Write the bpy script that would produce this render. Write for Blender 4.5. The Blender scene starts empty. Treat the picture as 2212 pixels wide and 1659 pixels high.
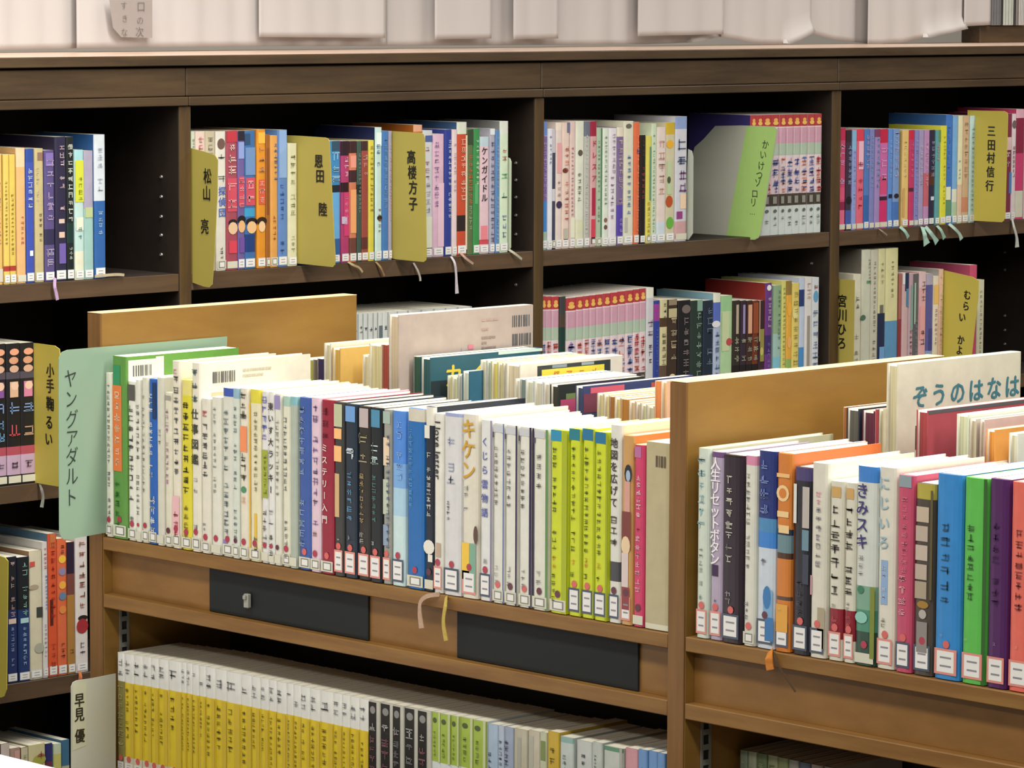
import bpy, math, random
from mathutils import Matrix, Vector
random.seed(7)
S = bpy.context.scene
COL = S.collection
# ------------------------------------------------------------------ camera
FPX, YAW, PIT, ROLL = 8069.8, -0.793590862, 0.105028102, 0.00435788705
CAM = Vector((0, 0, 1.5))
cp, sp, cy_, sy_ = math.cos(PIT), math.sin(PIT), math.cos(YAW), math.sin(YAW)
fwd = Vector((sy_*cp, cy_*cp, -sp)); rt = Vector((cy_, -sy_, 0)); up = rt.cross(fwd)
cr, sr = math.cos(ROLL), math.sin(ROLL)
RT = cr*rt + sr*up; UP = -sr*rt + cr*up
cam = bpy.data.objects.new('camera', bpy.data.cameras.new('camera'))
COL.objects.link(cam)
cam.matrix_world = Matrix(((RT.x, UP.x, -fwd.x, CAM.x), (RT.y, UP.y, -fwd.y, CAM.y), (RT.z, UP.z, -fwd.z, CAM.z), (0, 0, 0, 1)))
cam.data.sensor_width = 36; cam.data.lens = FPX/2212*36; cam.data.clip_start = .05; cam.data.clip_end = 60
S.camera = cam
# ------------------------------------------------------------------ world, lamps, exposure
W = bpy.data.worlds.new('world'); S.world = W; W.use_nodes = True
W.node_tree.nodes['Background'].inputs[0].default_value = (1.0, .96, .9, 1)
W.node_tree.nodes['Background'].inputs[1].default_value = .17
S.view_settings.view_transform = 'Standard'; S.view_settings.look = 'None'
S.view_settings.exposure = 0.0; S.view_settings.gamma = 1; S.view_settings.use_curve_mapping = False
def lamp(name, loc, sx, sy, power, col=(.98, .95, .88), rot=(0, 0, 0)):
    l = bpy.data.lights.new(name, 'AREA'); l.shape = 'RECTANGLE'; l.size = sx; l.size_y = sy
    l.energy = power; l.color = col
    o = bpy.data.objects.new(name, l); COL.objects.link(o); o.location = loc; o.rotation_euler = rot
    return o
lamp('ceiling_lamp', (-1.9, 3.08, 2.6), 4.6, .3, 142)
lamp('ceiling_lamp', (-2.2, 1.75, 2.6), 4.0, .3, 72)
lamp('ceiling_lamp', (-1.8, -.2, 2.6), 4.0, .3, 52)
lamp('ceiling_lamp', (-3.0, 5.5, 2.6), 2.6, .3, 44)

def ray(px, py):
    return RT*((px-1106)/FPX) - UP*((py-829.5)/FPX) + fwd
def onX(px, py, X): d = ray(px, py); return CAM + d*((X-CAM.x)/d.x)
def onY(px, py, Y): d = ray(px, py); return CAM + d*((Y-CAM.y)/d.y)
def onZ(px, py, Z): d = ray(px, py); return CAM + d*((Z-CAM.z)/d.z)

# ------------------------------------------------------------------ materials
def s2l(c): return c/12.92 if c <= .04045 else ((c+.055)/1.055)**2.4
def rgb(h, k=1.0):
    if len(h) == 3: h = h[0]*2+h[1]*2+h[2]*2
    c = [s2l(int(h[i:i+2], 16)/255)*k for i in (0, 2, 4)]; g = sum(c)/3
    return tuple(q*.99+g*.01 for q in c) + (1,)
def newmat(name, rough=.5):
    m = bpy.data.materials.new(name); m.use_nodes = True
    b = m.node_tree.nodes['Principled BSDF']; b.inputs['Roughness'].default_value = rough
    return m, m.node_tree, b
def wood(name, c1, c2, grain=(3, 3, 3), rough=.5):
    m, nt, b = newmat(name, rough)
    tc = nt.nodes.new('ShaderNodeTexCoord'); mp = nt.nodes.new('ShaderNodeMapping'); mp.inputs['Scale'].default_value = grain
    n = nt.nodes.new('ShaderNodeTexNoise'); n.inputs['Scale'].default_value = 4; n.inputs['Detail'].default_value = 6; n.inputs['Roughness'].default_value = .65
    r = nt.nodes.new('ShaderNodeValToRGB'); r.color_ramp.elements[0].color = rgb(c1); r.color_ramp.elements[1].color = rgb(c2)
    r.color_ramp.elements[0].position = .36; r.color_ramp.elements[1].position = .64
    bp = nt.nodes.new('ShaderNodeBump'); bp.inputs['Strength'].default_value = .06
    for a, o_ in ((tc.outputs['Object'], mp.inputs[0]), (mp.outputs[0], n.inputs['Vector']), (n.outputs['Fac'], r.inputs[0]), (r.outputs[0], b.inputs['Base Color']), (n.outputs['Fac'], bp.inputs['Height']), (bp.outputs[0], b.inputs['Normal'])):
        nt.links.new(a, o_)
    return m
def flat(name, c, rough=.5, noise=0.0, scale=40, trans=0):
    m, nt, b = newmat(name, rough); b.inputs['Base Color'].default_value = rgb(c)
    if noise:
        n = nt.nodes.new('ShaderNodeTexNoise'); n.inputs['Scale'].default_value = scale
        tc = nt.nodes.new('ShaderNodeTexCoord'); nt.links.new(tc.outputs['Object'], n.inputs['Vector'])
        r = nt.nodes.new('ShaderNodeValToRGB'); a = rgb(c, 1-noise); r.color_ramp.elements[0].color = a; r.color_ramp.elements[1].color = rgb(c)
        nt.links.new(n.outputs['Fac'], r.inputs[0]); nt.links.new(r.outputs[0], b.inputs['Base Color'])
    return m
def colmat(name, rough, coat=0, noise=.1, scale=60):
    m, nt, b = newmat(name, rough)
    at = nt.nodes.new('ShaderNodeAttribute'); at.attribute_name = 'Col'
    n = nt.nodes.new('ShaderNodeTexNoise'); n.inputs['Scale'].default_value = scale; n.inputs['Detail'].default_value = 3
    tc = nt.nodes.new('ShaderNodeTexCoord'); mr = nt.nodes.new('ShaderNodeMapRange')
    mr.inputs['From Min'].default_value = .3; mr.inputs['From Max'].default_value = .7
    mr.inputs['To Min'].default_value = 1-noise; mr.inputs['To Max'].default_value = 1
    mx = nt.nodes.new('ShaderNodeVectorMath'); mx.operation = 'SCALE'
    nt.links.new(tc.outputs['Object'], n.inputs['Vector']); nt.links.new(n.outputs['Fac'], mr.inputs['Value'])
    nt.links.new(at.outputs['Color'], mx.inputs[0]); nt.links.new(mr.outputs[0], mx.inputs['Scale'])
    nt.links.new(mx.outputs[0], b.inputs['Base Color'])
    b.inputs['Coat Weight'].default_value = coat; b.inputs['Coat Roughness'].default_value = .25
    return m
M_COVER = colmat('laminated_cover', .45, .15)
M_PRINT = colmat('printed_ink', .5, .1, .04, 90)
M_LABEL = colmat('label_film', .35, .2, .05, 50)
M_CLOTH = colmat('woven_ribbon', .8, 0, .2, 300)
# paper block: fine leaves across the thickness
M_PAGE, nt, b = newmat('page_edges', .85)
tc = nt.nodes.new('ShaderNodeTexCoord'); wv = nt.nodes.new('ShaderNodeTexNoise'); mp = nt.nodes.new('ShaderNodeMapping')
mp.inputs['Scale'].default_value = (900, 8, 8); wv.inputs['Scale'].default_value = 1
r = nt.nodes.new('ShaderNodeValToRGB'); r.color_ramp.elements[0].color = rgb('cfc8b2'); r.color_ramp.elements[1].color = rgb('f2eeda')
r.color_ramp.elements[0].position = .3; r.color_ramp.elements[1].position = .6
nt.links.new(tc.outputs['Object'], mp.inputs[0]); nt.links.new(mp.outputs[0], wv.inputs['Vector']); nt.links.new(wv.outputs['Fac'], r.inputs[0]); at = nt.nodes.new('ShaderNodeAttribute'); at.attribute_name = 'Col'; mu = nt.nodes.new('ShaderNodeVectorMath'); mu.operation = 'MULTIPLY'
nt.links.new(r.outputs[0], mu.inputs[0]); nt.links.new(at.outputs['Color'], mu.inputs[1]); nt.links.new(mu.outputs[0], b.inputs['Base Color'])
M_OAK_X = wood('oak_veneer_horizontal', '775020', '8c6630', (1.2, 14, 14))
M_OAK_Z = wood('oak_veneer_upright', '6c481e', '805a2a', (14, 14, 1.2))
M_OAK_SIDE = wood('oak_veneer_panel', '805c24', '8c682c', (6, 1.2, 5))
M_OAK_BACK = wood('oak_kick_board', '795322', '88602c', (2, 4, 5))
M_OAK_TOP_GLARE = wood('oak_top_painted_glare', 'd8b88a', 'e2c698', (6, 1.2, 5), .35)  # pale oak: overhead glare painted into the colour
M_DARK_Y = wood('walnut_stain_horizontal', '3a2a18', '4e3b24', (14, 1.2, 14))
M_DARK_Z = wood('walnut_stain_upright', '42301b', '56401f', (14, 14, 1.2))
M_DARK_SHADED = wood('walnut_painted_shade', '1e1610', '2a1f17', (4, 4, 2), .6)  # near-black copy of the walnut, inner shade painted into its colour
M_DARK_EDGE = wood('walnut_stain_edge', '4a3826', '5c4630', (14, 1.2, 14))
M_DARK_TOP_LIT = wood('top_slab_painted_light', 'b89a86', 'c9ad98', (8, 1.5, 8), .35)  # same dark wood, paled to paint the strong light on its top
M_BLACK = flat('black_magnetic_board', '0d1415', .7, .15, 60)
M_STEEL = flat('galvanised_strip', '9a9a92', .4, .15)
M_STEEL.node_tree.nodes['Principled BSDF'].inputs['Metallic'].default_value = .5
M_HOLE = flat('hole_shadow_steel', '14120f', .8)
M_PIN = flat('nickel_pin', 'b9b6b0', .3); M_PIN.node_tree.nodes['Principled BSDF'].inputs['Metallic'].default_value = .7
M_FLOOR = flat('grey_carpet_tile', '5d574f', .9, .3, 200)
M_WALL = flat('plaster_wall', 'b8b0a6', .8, .06, 8)
M_SHEET = flat('white_paper_sheet', 'b7b1af', .7, .08, 6)
M_TABLE = flat('white_laminate', 'f4f0f2', .3, .03, 5)

# ------------------------------------------------------------------ mesh helpers
class MB:
    def __init__(s): s.v = []; s.f = []; s.c = []; s.m = []
    def quad(s, pts, col=None, mi=0):
        i = len(s.v); s.v += [tuple(p) for p in pts]; s.f.append(tuple(range(i, i+len(pts)))); s.c.append(col or (1, 1, 1, 1)); s.m.append(mi)
    def box(s, a, b, col=None, bev=0.0, mi=0):
        x0, y0, z0 = a; x1, y1, z1 = b
        if x1 < x0: x0, x1 = x1, x0
        if y1 < y0: y0, y1 = y1, y0
        if z1 < z0: z0, z1 = z1, z0
        if bev <= 0:
            P = [(x0, y0, z0), (x1, y0, z0), (x1, y1, z0), (x0, y1, z0), (x0, y0, z1), (x1, y0, z1), (x1, y1, z1), (x0, y1, z1)]
            i = len(s.v); s.v += P
            for f in ((0, 3, 2, 1), (4, 5, 6, 7), (0, 1, 5, 4), (1, 2, 6, 5), (2, 3, 7, 6), (3, 0, 4, 7)):
                s.f.append(tuple(i+k for k in f)); s.c.append(col or (1, 1, 1, 1)); s.m.append(mi)
            return
        # chamfered box: each corner gives three verts
        e = min(bev, (x1-x0)/2.1, (y1-y0)/2.1, (z1-z0)/2.1)
        i = len(s.v); idx = {}
        X = (x0, x1); Y = (y0, y1); Z = (z0, z1)
        for a_ in (0, 1):
            for b_ in (0, 1):
                for c_ in (0, 1):
                    p = (X[a_], Y[b_], Z[c_]); sg = (1-2*a_, 1-2*b_, 1-2*c_)
                    for k in range(3):
                        q = tuple(p[j] if j == k else p[j]+sg[j]*e for j in range(3))
                        idx[(a_, b_, c_, k)] = i; s.v.append(q); i += 1
        def F(*ks):
            pts = [Vector(s.v[idx[k]]) for k in ks]; ce = sum(pts, Vector())/len(pts)
            n = (pts[1]-pts[0]).cross(pts[2]-pts[1]); mid = Vector(((x0+x1)/2, (y0+y1)/2, (z0+z1)/2))
            ks = [idx[k] for k in ks]
            if n.dot(ce-mid) < 0: ks.reverse()
            s.f.append(tuple(ks)); s.c.append(col or (1, 1, 1, 1)); s.m.append(mi)
        for a_ in (0, 1): F(*[(a_, p, q, 0) for p, q in ((0, 0), (1, 0), (1, 1), (0, 1))])
        for b_ in (0, 1): F(*[(p, b_, q, 1) for p, q in ((0, 0), (1, 0), (1, 1), (0, 1))])
        for c_ in (0, 1): F(*[(p, q, c_, 2) for p, q in ((0, 0), (1, 0), (1, 1), (0, 1))])
        for a_ in (0, 1):
            for b_ in (0, 1):
                F((a_, b_, 0, 0), (a_, b_, 1, 0), (a_, b_, 1, 1), (a_, b_, 0, 1))
                F((a_, 0, b_, 0), (a_, 1, b_, 0), (a_, 1, b_, 2), (a_, 0, b_, 2))
                F((0, a_, b_, 1), (1, a_, b_, 1), (1, a_, b_, 2), (0, a_, b_, 2))
                for c_ in (0, 1): F((a_, b_, c_, 0), (a_, b_, c_, 1), (a_, b_, c_, 2))
    def build(s, name, mats, parent=None, smooth=False):
        me = bpy.data.meshes.new(name); me.from_pydata(s.v, [], s.f)
        at = me.color_attributes.new('Col', 'FLOAT_COLOR', 'CORNER')
        buf = []
        for f, c in zip(s.f, s.c): buf += list(c)*len(f)
        at.data.foreach_set('color', buf)
        if not isinstance(mats, (list, tuple)): mats = [mats]
        for m in mats: me.materials.append(m)
        me.polygons.foreach_set('material_index', s.m)
        if smooth: me.polygons.foreach_set('use_smooth', [True]*len(s.f))
        me.update()
        o = bpy.data.objects.new(name, me); COL.objects.link(o)
        if parent: o.parent = parent
        return o
def tag(o, label, cat, group=None, kind=None):
    if label: o['label'] = label
    if cat: o['category'] = cat
    if group: o['group'] = group
    if kind: o['kind'] = kind
    return o
def boxobj(name, a, b, mat, parent=None, bev=.0015, col=None):
    # origin at the base centre of the box
    c = Vector(((a[0]+b[0])/2, (a[1]+b[1])/2, min(a[2], b[2])))
    m = MB(); m.box(Vector(a)-c, Vector(b)-c, col, bev); o = m.build(name, mat, parent)
    o.location = c - (parent.location if parent else Vector()); return o
def root(name, loc, label, cat, group=None):
    o = bpy.data.objects.new(name, None); COL.objects.link(o); o.location = loc; o.empty_display_size = .05
    return tag(o, label, cat, group)
GL = {}
def glyph(ch, bold=.012):
    k = (ch, bold)
    if k in GL: return GL[k]
    c = bpy.data.curves.new('glyph', 'FONT'); c.body = ch; c.resolution_u = 2; c.offset = bold
    o = bpy.data.objects.new('glyph', c); COL.objects.link(o)
    bpy.context.view_layer.update()
    me = bpy.data.meshes.new_from_object(o.evaluated_get(bpy.context.evaluated_depsgraph_get()))
    V = [(v.co.x, v.co.y) for v in me.vertices]; Fc = [tuple(p.vertices) for p in me.polygons]
    wd = max([v[0] for v in V], default=.5)
    bpy.data.objects.remove(o); bpy.data.curves.remove(c); bpy.data.meshes.remove(me)
    GL[k] = (V, Fc, wd); return GL[k]
def put_glyph(mb, ch, fn, cx, cz, sz, col, rot=0, bold=.012, wk=1.0):
    # glyph centred at (cx, cz) of a surface whose points fn(u, z) gives
    V, Fc, wd = glyph(ch, min(bold, 0.0))
    o0 = Vector(fn(0, 0)); nrm = (Vector(fn(1, 0))-o0).cross(Vector(fn(0, 1))-o0).normalized()
    bb = max(bold, 0)
    strikes = [(0, 0)] if bb <= .004 else [(-bb, 0), (bb, 0), (0, bb*.7)] if bb <= .015 else [(-bb, -bb*.4), (bb, -bb*.4), (0, bb*.7), (0, 0)]
    for si, (dx, dy) in enumerate(strikes):
        i = len(mb.v)
        for x, y in V:
            x -= .5 if ord(ch) > 255 else wd/2; y -= .38
            if rot: x, y = y, -x
            mb.v.append(tuple(Vector(fn(cx+(x+dx)*sz*wk, cz+(y+dy)*sz))+nrm*(.00003*si)))
        for f in Fc: mb.f.append(tuple(i+k for k in f)); mb.c.append(col); mb.m.append(0)
def vtext(mb, s, fn, cx, ztop, zbot, sz, col, bold=.012, wk=1.0):
    n = len(s); pitch = (ztop-zbot)/n
    for k, ch in enumerate(s):
        if ch == ' ': continue
        put_glyph(mb, ch, fn, cx, ztop-pitch*(k+.5), sz, col, rot=(ch in 'ー―'), bold=bold, wk=wk)
def marks(mb, fn, u0, u1, ztop, zbot, col, rnd):
    # a column of small printed characters too blurred to read: strokes in square cells
    w = u1-u0; h = ztop-zbot
    n = max(1, int(round(h/(w*1.12)))); p = h/n
    for k in range(n):
        zc = ztop-p*(k+.5); q = min(p, w)*.42; cxm = (u0+u1)/2
        if rnd.random() < .06: continue
        t = q*.19; kx = w/2/q if q else 1; kx = min(kx, 1.25)*.95
        st = []
        for _ in range(rnd.randint(2, 4)):
            z = rnd.uniform(-.85, .85)*q; a = rnd.uniform(.5, 1)*q; st.append((-a, z-t/2, a, z+t/2))
        for _ in range(rnd.randint(1, 2)):
            x = rnd.uniform(-.7, .7)*q; a = rnd.uniform(.4, 1)*q; st.append((x-t/2, -a, x+t/2, a))
        for x0, z0, x1, z1 in st:
            mb.quad([fn(cxm+x0*kx, zc+z0), fn(cxm+x1*kx, zc+z0), fn(cxm+x1*kx, zc+z1), fn(cxm+x0*kx, zc+z1)], col)

# ------------------------------------------------------------------ books
BOOKS = {}
def make_book(T, H, D, base, prints, label, group, loc, rz, flip=False, hard=True, seed=0, key=None):
    rnd = random.Random(seed); toks = [p.split() for p in prints.split(';') if p.strip()]
    bc = rgb(base); side = bc; spine_bands = []; sside = None; pagecol = None
    for t in toks:
        if t[0] == 'C': side = rgb(t[1])
        if t[0] == 'b': spine_bands.append((float(t[1])/100, float(t[2])/100, rgb(t[3])))
        if t[0] == 'B': hard = False
    bt = min(.002, T*.14) if hard else min(.0007, T*.1); ins = .0025 if hard else .0004
    bw = min(.0022 if hard else .001, T*.16)
    prof = [(-T/2, D), (-T/2, bw*2.2), (-T/2+T*.04, bw*.9), (-T/2+T*.15, bw*.25), (-T/2+T*.32, 0), (T/2-T*.32, 0), (T/2-T*.15, bw*.25), (T/2-T*.04, bw*.9), (T/2, bw*2.2), (T/2, D)]
    inner = []
    for (x, y) in prof:
        ix = max(-T/2+bt, min(T/2-bt, x)); iy = D if y == D else bw*2.2+bt; inner.append((ix, iy))
    zs = sorted({0.0, H} | {round(H*(1-v), 5) for a in spine_bands for v in a[:2] if 0 < v < 1})
    mb = MB(); n = len(prof); idx = {}
    for zi, z in enumerate(zs):
        for k in range(n): idx[('o', k, zi)] = len(mb.v); mb.v.append((prof[k][0], prof[k][1], z))
        for k in range(n): idx[('i', k, zi)] = len(mb.v); mb.v.append((inner[k][0], inner[k][1], z))
    def add(ks, c): mb.f.append(tuple(idx[k] for k in ks)); mb.c.append(c); mb.m.append(0)
    for zi in range(len(zs)-1):
        v = 1-(zs[zi]+zs[zi+1])/2/H; c = bc
        for a, b_, cc in spine_bands:
            if a <= v <= b_: c = cc
        for k in range(n-1):
            cc = side if k in (0, n-2) else c
            add((('o', k, zi), ('o', k+1, zi), ('o', k+1, zi+1), ('o', k, zi+1)), cc)
            add((('i', k, zi+1), ('i', k+1, zi+1), ('i', k+1, zi), ('i', k, zi)), rgb('d8d4c8'))
        add((('o', 0, zi), ('o', 0, zi+1), ('i', 0, zi+1), ('i', 0, zi)), side)
        add((('o', n-1, zi+1), ('o', n-1, zi), ('i', n-1, zi), ('i', n-1, zi+1)), side)
    L = len(zs)-1
    for k in range(n-1):
        add((('o', k, L), ('o', k+1, L), ('i', k+1, L), ('i', k, L)), side)
        add((('o', k+1, 0), ('o', k, 0), ('i', k, 0), ('i', k+1, 0)), side)
    o = mb.build('book', M_COVER)
    o.location = loc; o.rotation_euler = (0, 0, rz + (math.pi if flip else 0))
    tag(o, label, 'book', group)
    pg = MB(); pg.box((-T/2+bt+.0001, bw*2.2+bt+.0002, ins), (T/2-bt-.0001, D-(.003 if hard else .0005), H-ins)); 
    if flip: pg.c[4] = tuple(min(1, q*1.12) for q in bc[:3])+(1,)
    pg.build('page_block', M_PAGE, o)
    # print on the spine
    e = .0004
    S_ = lambda u, z: (u, -e, z)
    S2 = lambda u, z: (u, -e*1.7, z)
    pr = MB(); tx = MB(); lb = MB(); sd = MB()
    sx = -1 if flip else (1 if rz < .1 else -1)      # the side cover the room sees
    def SD(w, z, k=1):
        # w runs from the edge nearer the viewer to the far edge
        y = D-w*D if flip else w*D
        return (sx*(T/2+.0002*k+.00005*lay[0]), y, z)
    U = lambda f: -T/2+T*f
    lay = [0]
    def S_(u, z): return (u, -e*.6-.00007*lay[0], z)
    def S2(u, z): return (u, -e*1.9-.0001*len([q for q in toks if q[0] in 're']), z)
    for t in toks:
        lay[0] += 1
        if t[0] in 'rm' and len(t[0]) == 1: v0, v1 = H*(1-float(t[1])/100), H*(1-float(t[2])/100)
        if t[0] == 'r':
            u0, u1 = U(float(t[3])/100), U(float(t[4])/100)
            pr.quad([S_(u0, v1), S_(u1, v1), S_(u1, v0), S_(u0, v0)], rgb(t[5]))
        elif t[0] == 'm':
            if any(q[0][:2] in ('Lr', 'Lb', 'Lg') for q in toks):
                v1 = max(v1, H*.2)
                if v1 >= v0: continue
            u, w = (float(t[4]), min(float(t[5])*1.25, 1.7*min(float(t[4]), 1-float(t[4])), .95)) if len(t) > 4 else (.5, .62)
            marks(tx, S2, U(u-w/2), U(u+w/2), v0, v1, rgb(t[3]), rnd)
        elif t[0] == 'e':   # ellipse v u rv(% of H) ru(% of T) colour
            v, u, rv, ru = [float(q)/100 for q in t[1:5]]
            pr.quad([S_(U(u)+ru*T*math.cos(a*math.pi/6), H*(1-v)+rv*H*math.sin(a*math.pi/6)) for a in range(12)], rgb(t[5]))
        elif t[0] == 't':
            v0, v1 = H*(1-float(t[1])/100), H*(1-float(t[2])/100)
            u = float(t[5])/100 if len(t) > 5 else .5
            sz = float(t[6])/100*T if len(t) > 6 else min(T*.72, (v0-v1)/len(t[4])*1.05)
            vtext(tx, t[4].replace('_', ' '), S2, U(u), v0, v1, sz, rgb(t[3]), .02)
        elif t[0] == 'h':   # latin line running down the spine
            v0 = H*(1-float(t[1])/100); s_ = t[4].replace('_', ' '); sz = float(t[2])/100*T; z = v0
            for ch in s_:
                if ch == ' ': z -= sz*.3; continue
                V, Fc, wd = glyph(ch, 0.0); z -= wd*sz/2+.02*sz
                put_glyph(tx, ch, S2, U(float(t[5])/100), z, sz, rgb(t[3]), rot=1, bold=.02); z -= wd*sz/2+.06*sz
        elif t[0] == 'S':   # block on the side cover: v0 v1 w0 w1 colour
            v0, v1, w0, w1 = [float(q)/100 for q in t[1:5]]
            q = [SD(w0, H*(1-v1)), SD(w1, H*(1-v1)), SD(w1, H*(1-v0)), SD(w0, H*(1-v0))]
            if sx < 0 and not flip: q.reverse()
            sd.quad(q, rgb(t[5]))
        elif t[0] == 'K':   # barcode on the side cover: v0 v1 w0 w1
            v0, v1, w0, w1 = [float(q)/100 for q in t[1:5]]; w = w0
            while w < w1:
                d = rnd.uniform(.004, .013)
                sd.quad([SD(w, H*(1-v1), 2), SD(min(w+d, w1), H*(1-v1), 2), SD(min(w+d, w1), H*(1-v0), 2), SD(w, H*(1-v0), 2)], rgb('555'))
                w += d+rnd.uniform(.003, .012)
        elif t[0] == 'T':   # horizontal lettering on the side cover: v size% w0 w1 colour text
            v, sz, w0, w1 = [float(q)/100 for q in t[1:5]]; s_ = t[6].replace('_', ' '); nn = len(s_)
            for k, ch in enumerate(s_):
                if ch == ' ': continue
                put_glyph(sd, ch, lambda uu, zz: SD(uu/D, zz, 2), D*(w0+(w1-w0)*(k+.5)/nn), H*(1-v), sz*H, rgb(t[5]), bold=.03)
        elif t[0] == 'M':   # faint lines of small print on the side cover
            v0, v1, w0, w1 = [float(q)/100 for q in t[1:5]]; nl = int(t[6]) if len(t) > 6 else 3
            for k in range(nl):
                z = H*(1-(v0+(v1-v0)*(k+.5)/nl)); hh = (v1-v0)*H/nl*.22; w = w0
                while w < w1*rnd.uniform(.8, 1):
                    d = rnd.uniform(.01, .03)
                    sd.quad([SD(w, z-hh, 2), SD(w+d, z-hh, 2), SD(w+d, z+hh, 2), SD(w, z+hh, 2)], rgb(t[5])); w += d*1.2
        elif t[0][0] == 'L':
            def R(mbx, a, c, z0, z1, col, k): mbx.quad([(U(a), -e*k, z0), (U(c), -e*k, z0), (U(c), -e*k, z1), (U(a), -e*k, z1)], rgb(col))
            ty = t[0][1]
            if ty in 'rbgw':
                hh = min(.026, H*.137); z0 = H*.018+.001; bcx = {'r': 'd98a7c', 'b': '3c4a5e', 'g': '8a9a8a', 'w': 'cfd4d4'}[ty]
                if ty == 'w': hh = H*.062; z0 = H*.012
                R(lb, .05, .9, z0, z0+hh, bcx, 1.3); bw_ = .10 if ty != 'w' else .03
                R(lb, .05+bw_, .9-bw_, z0+hh*.09, z0+hh*.91, 'e6e4e0', 1.6)
                for q in range(2):
                    z = z0+hh*(.66-.33*q)
                    R(lb, .27, .7, z-hh*.035, z+hh*.035, '85858a', 1.9)
            elif ty == 's':
                z0 = H*.012; R(lb, .04, .96, z0, z0+H*.062, 'cfcdb8', 1.3); R(lb, .2, .85, z0+H*.008, z0+H*.054, '77776e', 1.6); R(lb, .28, .77, z0+H*.014, z0+H*.048, 'e2e1da', 1.9)
            elif ty == 'p': z0 = H*.012; R(lb, .04, .96, z0, z0+H*.05, 'cfcdb8', 1.3)
            if len(t[0]) > 2:
                zc = H*.105 if ty in 'sp' else z0+hh+.0045; rr = min(.0042, T*.28)
                lb.quad([(U(.5)+rr*math.cos(a*math.pi/4), -e*2.2, zc+rr*math.sin(a*math.pi/4)) for a in range(8)], rgb({'d': 'a83248', 'o': 'd0605a', 'k': '5c2434'}[t[0][2]]))
    if pr.f: pr.build('spine_print', M_PRINT, o)
    if tx.f: tx.build('title', M_PRINT, o)
    if lb.f: lb.build('shelf_mark', M_LABEL, o)
    if sd.f: sd.build('cover_print', M_PRINT, o)
    if key: BOOKS[key] = o
    return o
ORD = 'first second third fourth fifth sixth seventh eighth ninth tenth eleventh twelfth thirteenth fourteenth fifteenth sixteenth seventeenth eighteenth nineteenth twentieth twenty-first twenty-second twenty-third twenty-fourth twenty-fifth twenty-sixth twenty-seventh twenty-eighth twenty-ninth thirtieth'.split()
USED = {}
def uniq(l):
    if l in USED: print('DUPLICATE LABEL', l)
    USED[l] = 1
    w = len(l.split())
    if w > 16: print('LONG', w, l)
    return l
def row(data, axis, plane, zbase, where, group, jitter=.002, flipD=None, hard=True):
    # each line: x0 x1 ytop [D] | base | look | detail | prints
    prev = None; out = []
    for ln in data.strip().split('\n'):
        if not ln.strip(): continue
        a, base, look, detail, prints = [s.strip() for s in ln.split('|')]
        a = a.split(); x0, x1, yt = float(a[0]), float(a[1]), float(a[2])
        if axis == 'Y': p0, p1 = onY(x0, yt, plane), onY(x1, yt, plane); T = p1.x-p0.x; mid = Vector(((p0.x+p1.x)/2, plane, zbase))
        else: p0, p1 = onX(x0, yt, plane), onX(x1, yt, plane); T = p1.y-p0.y; mid = Vector((plane, (p0.y+p1.y)/2, zbase))
        T -= .0005; H = p0.z-zbase; D = float(a[3]) if len(a) > 3 else min(H*.69, .2)
        j = random.uniform(0, jitter)
        if axis == 'Y': mid.y += j
        else: mid.x -= j
        if detail.startswith('!'): lab = detail[1:]
        else:
            lab = f"{look} book{' '+detail if detail else ''}, " + (f"right of {prev} book, " if prev else '') + where
        prev = look.lower().split(' and ')[0]
        out.append(make_book(T, H, D, base, prints, uniq(lab), group, mid, 0 if axis == 'Y' else math.pi/2, seed=int(x0*7+yt), hard=hard, key=f"{where}:{int(x0)}"))
    return out
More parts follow.
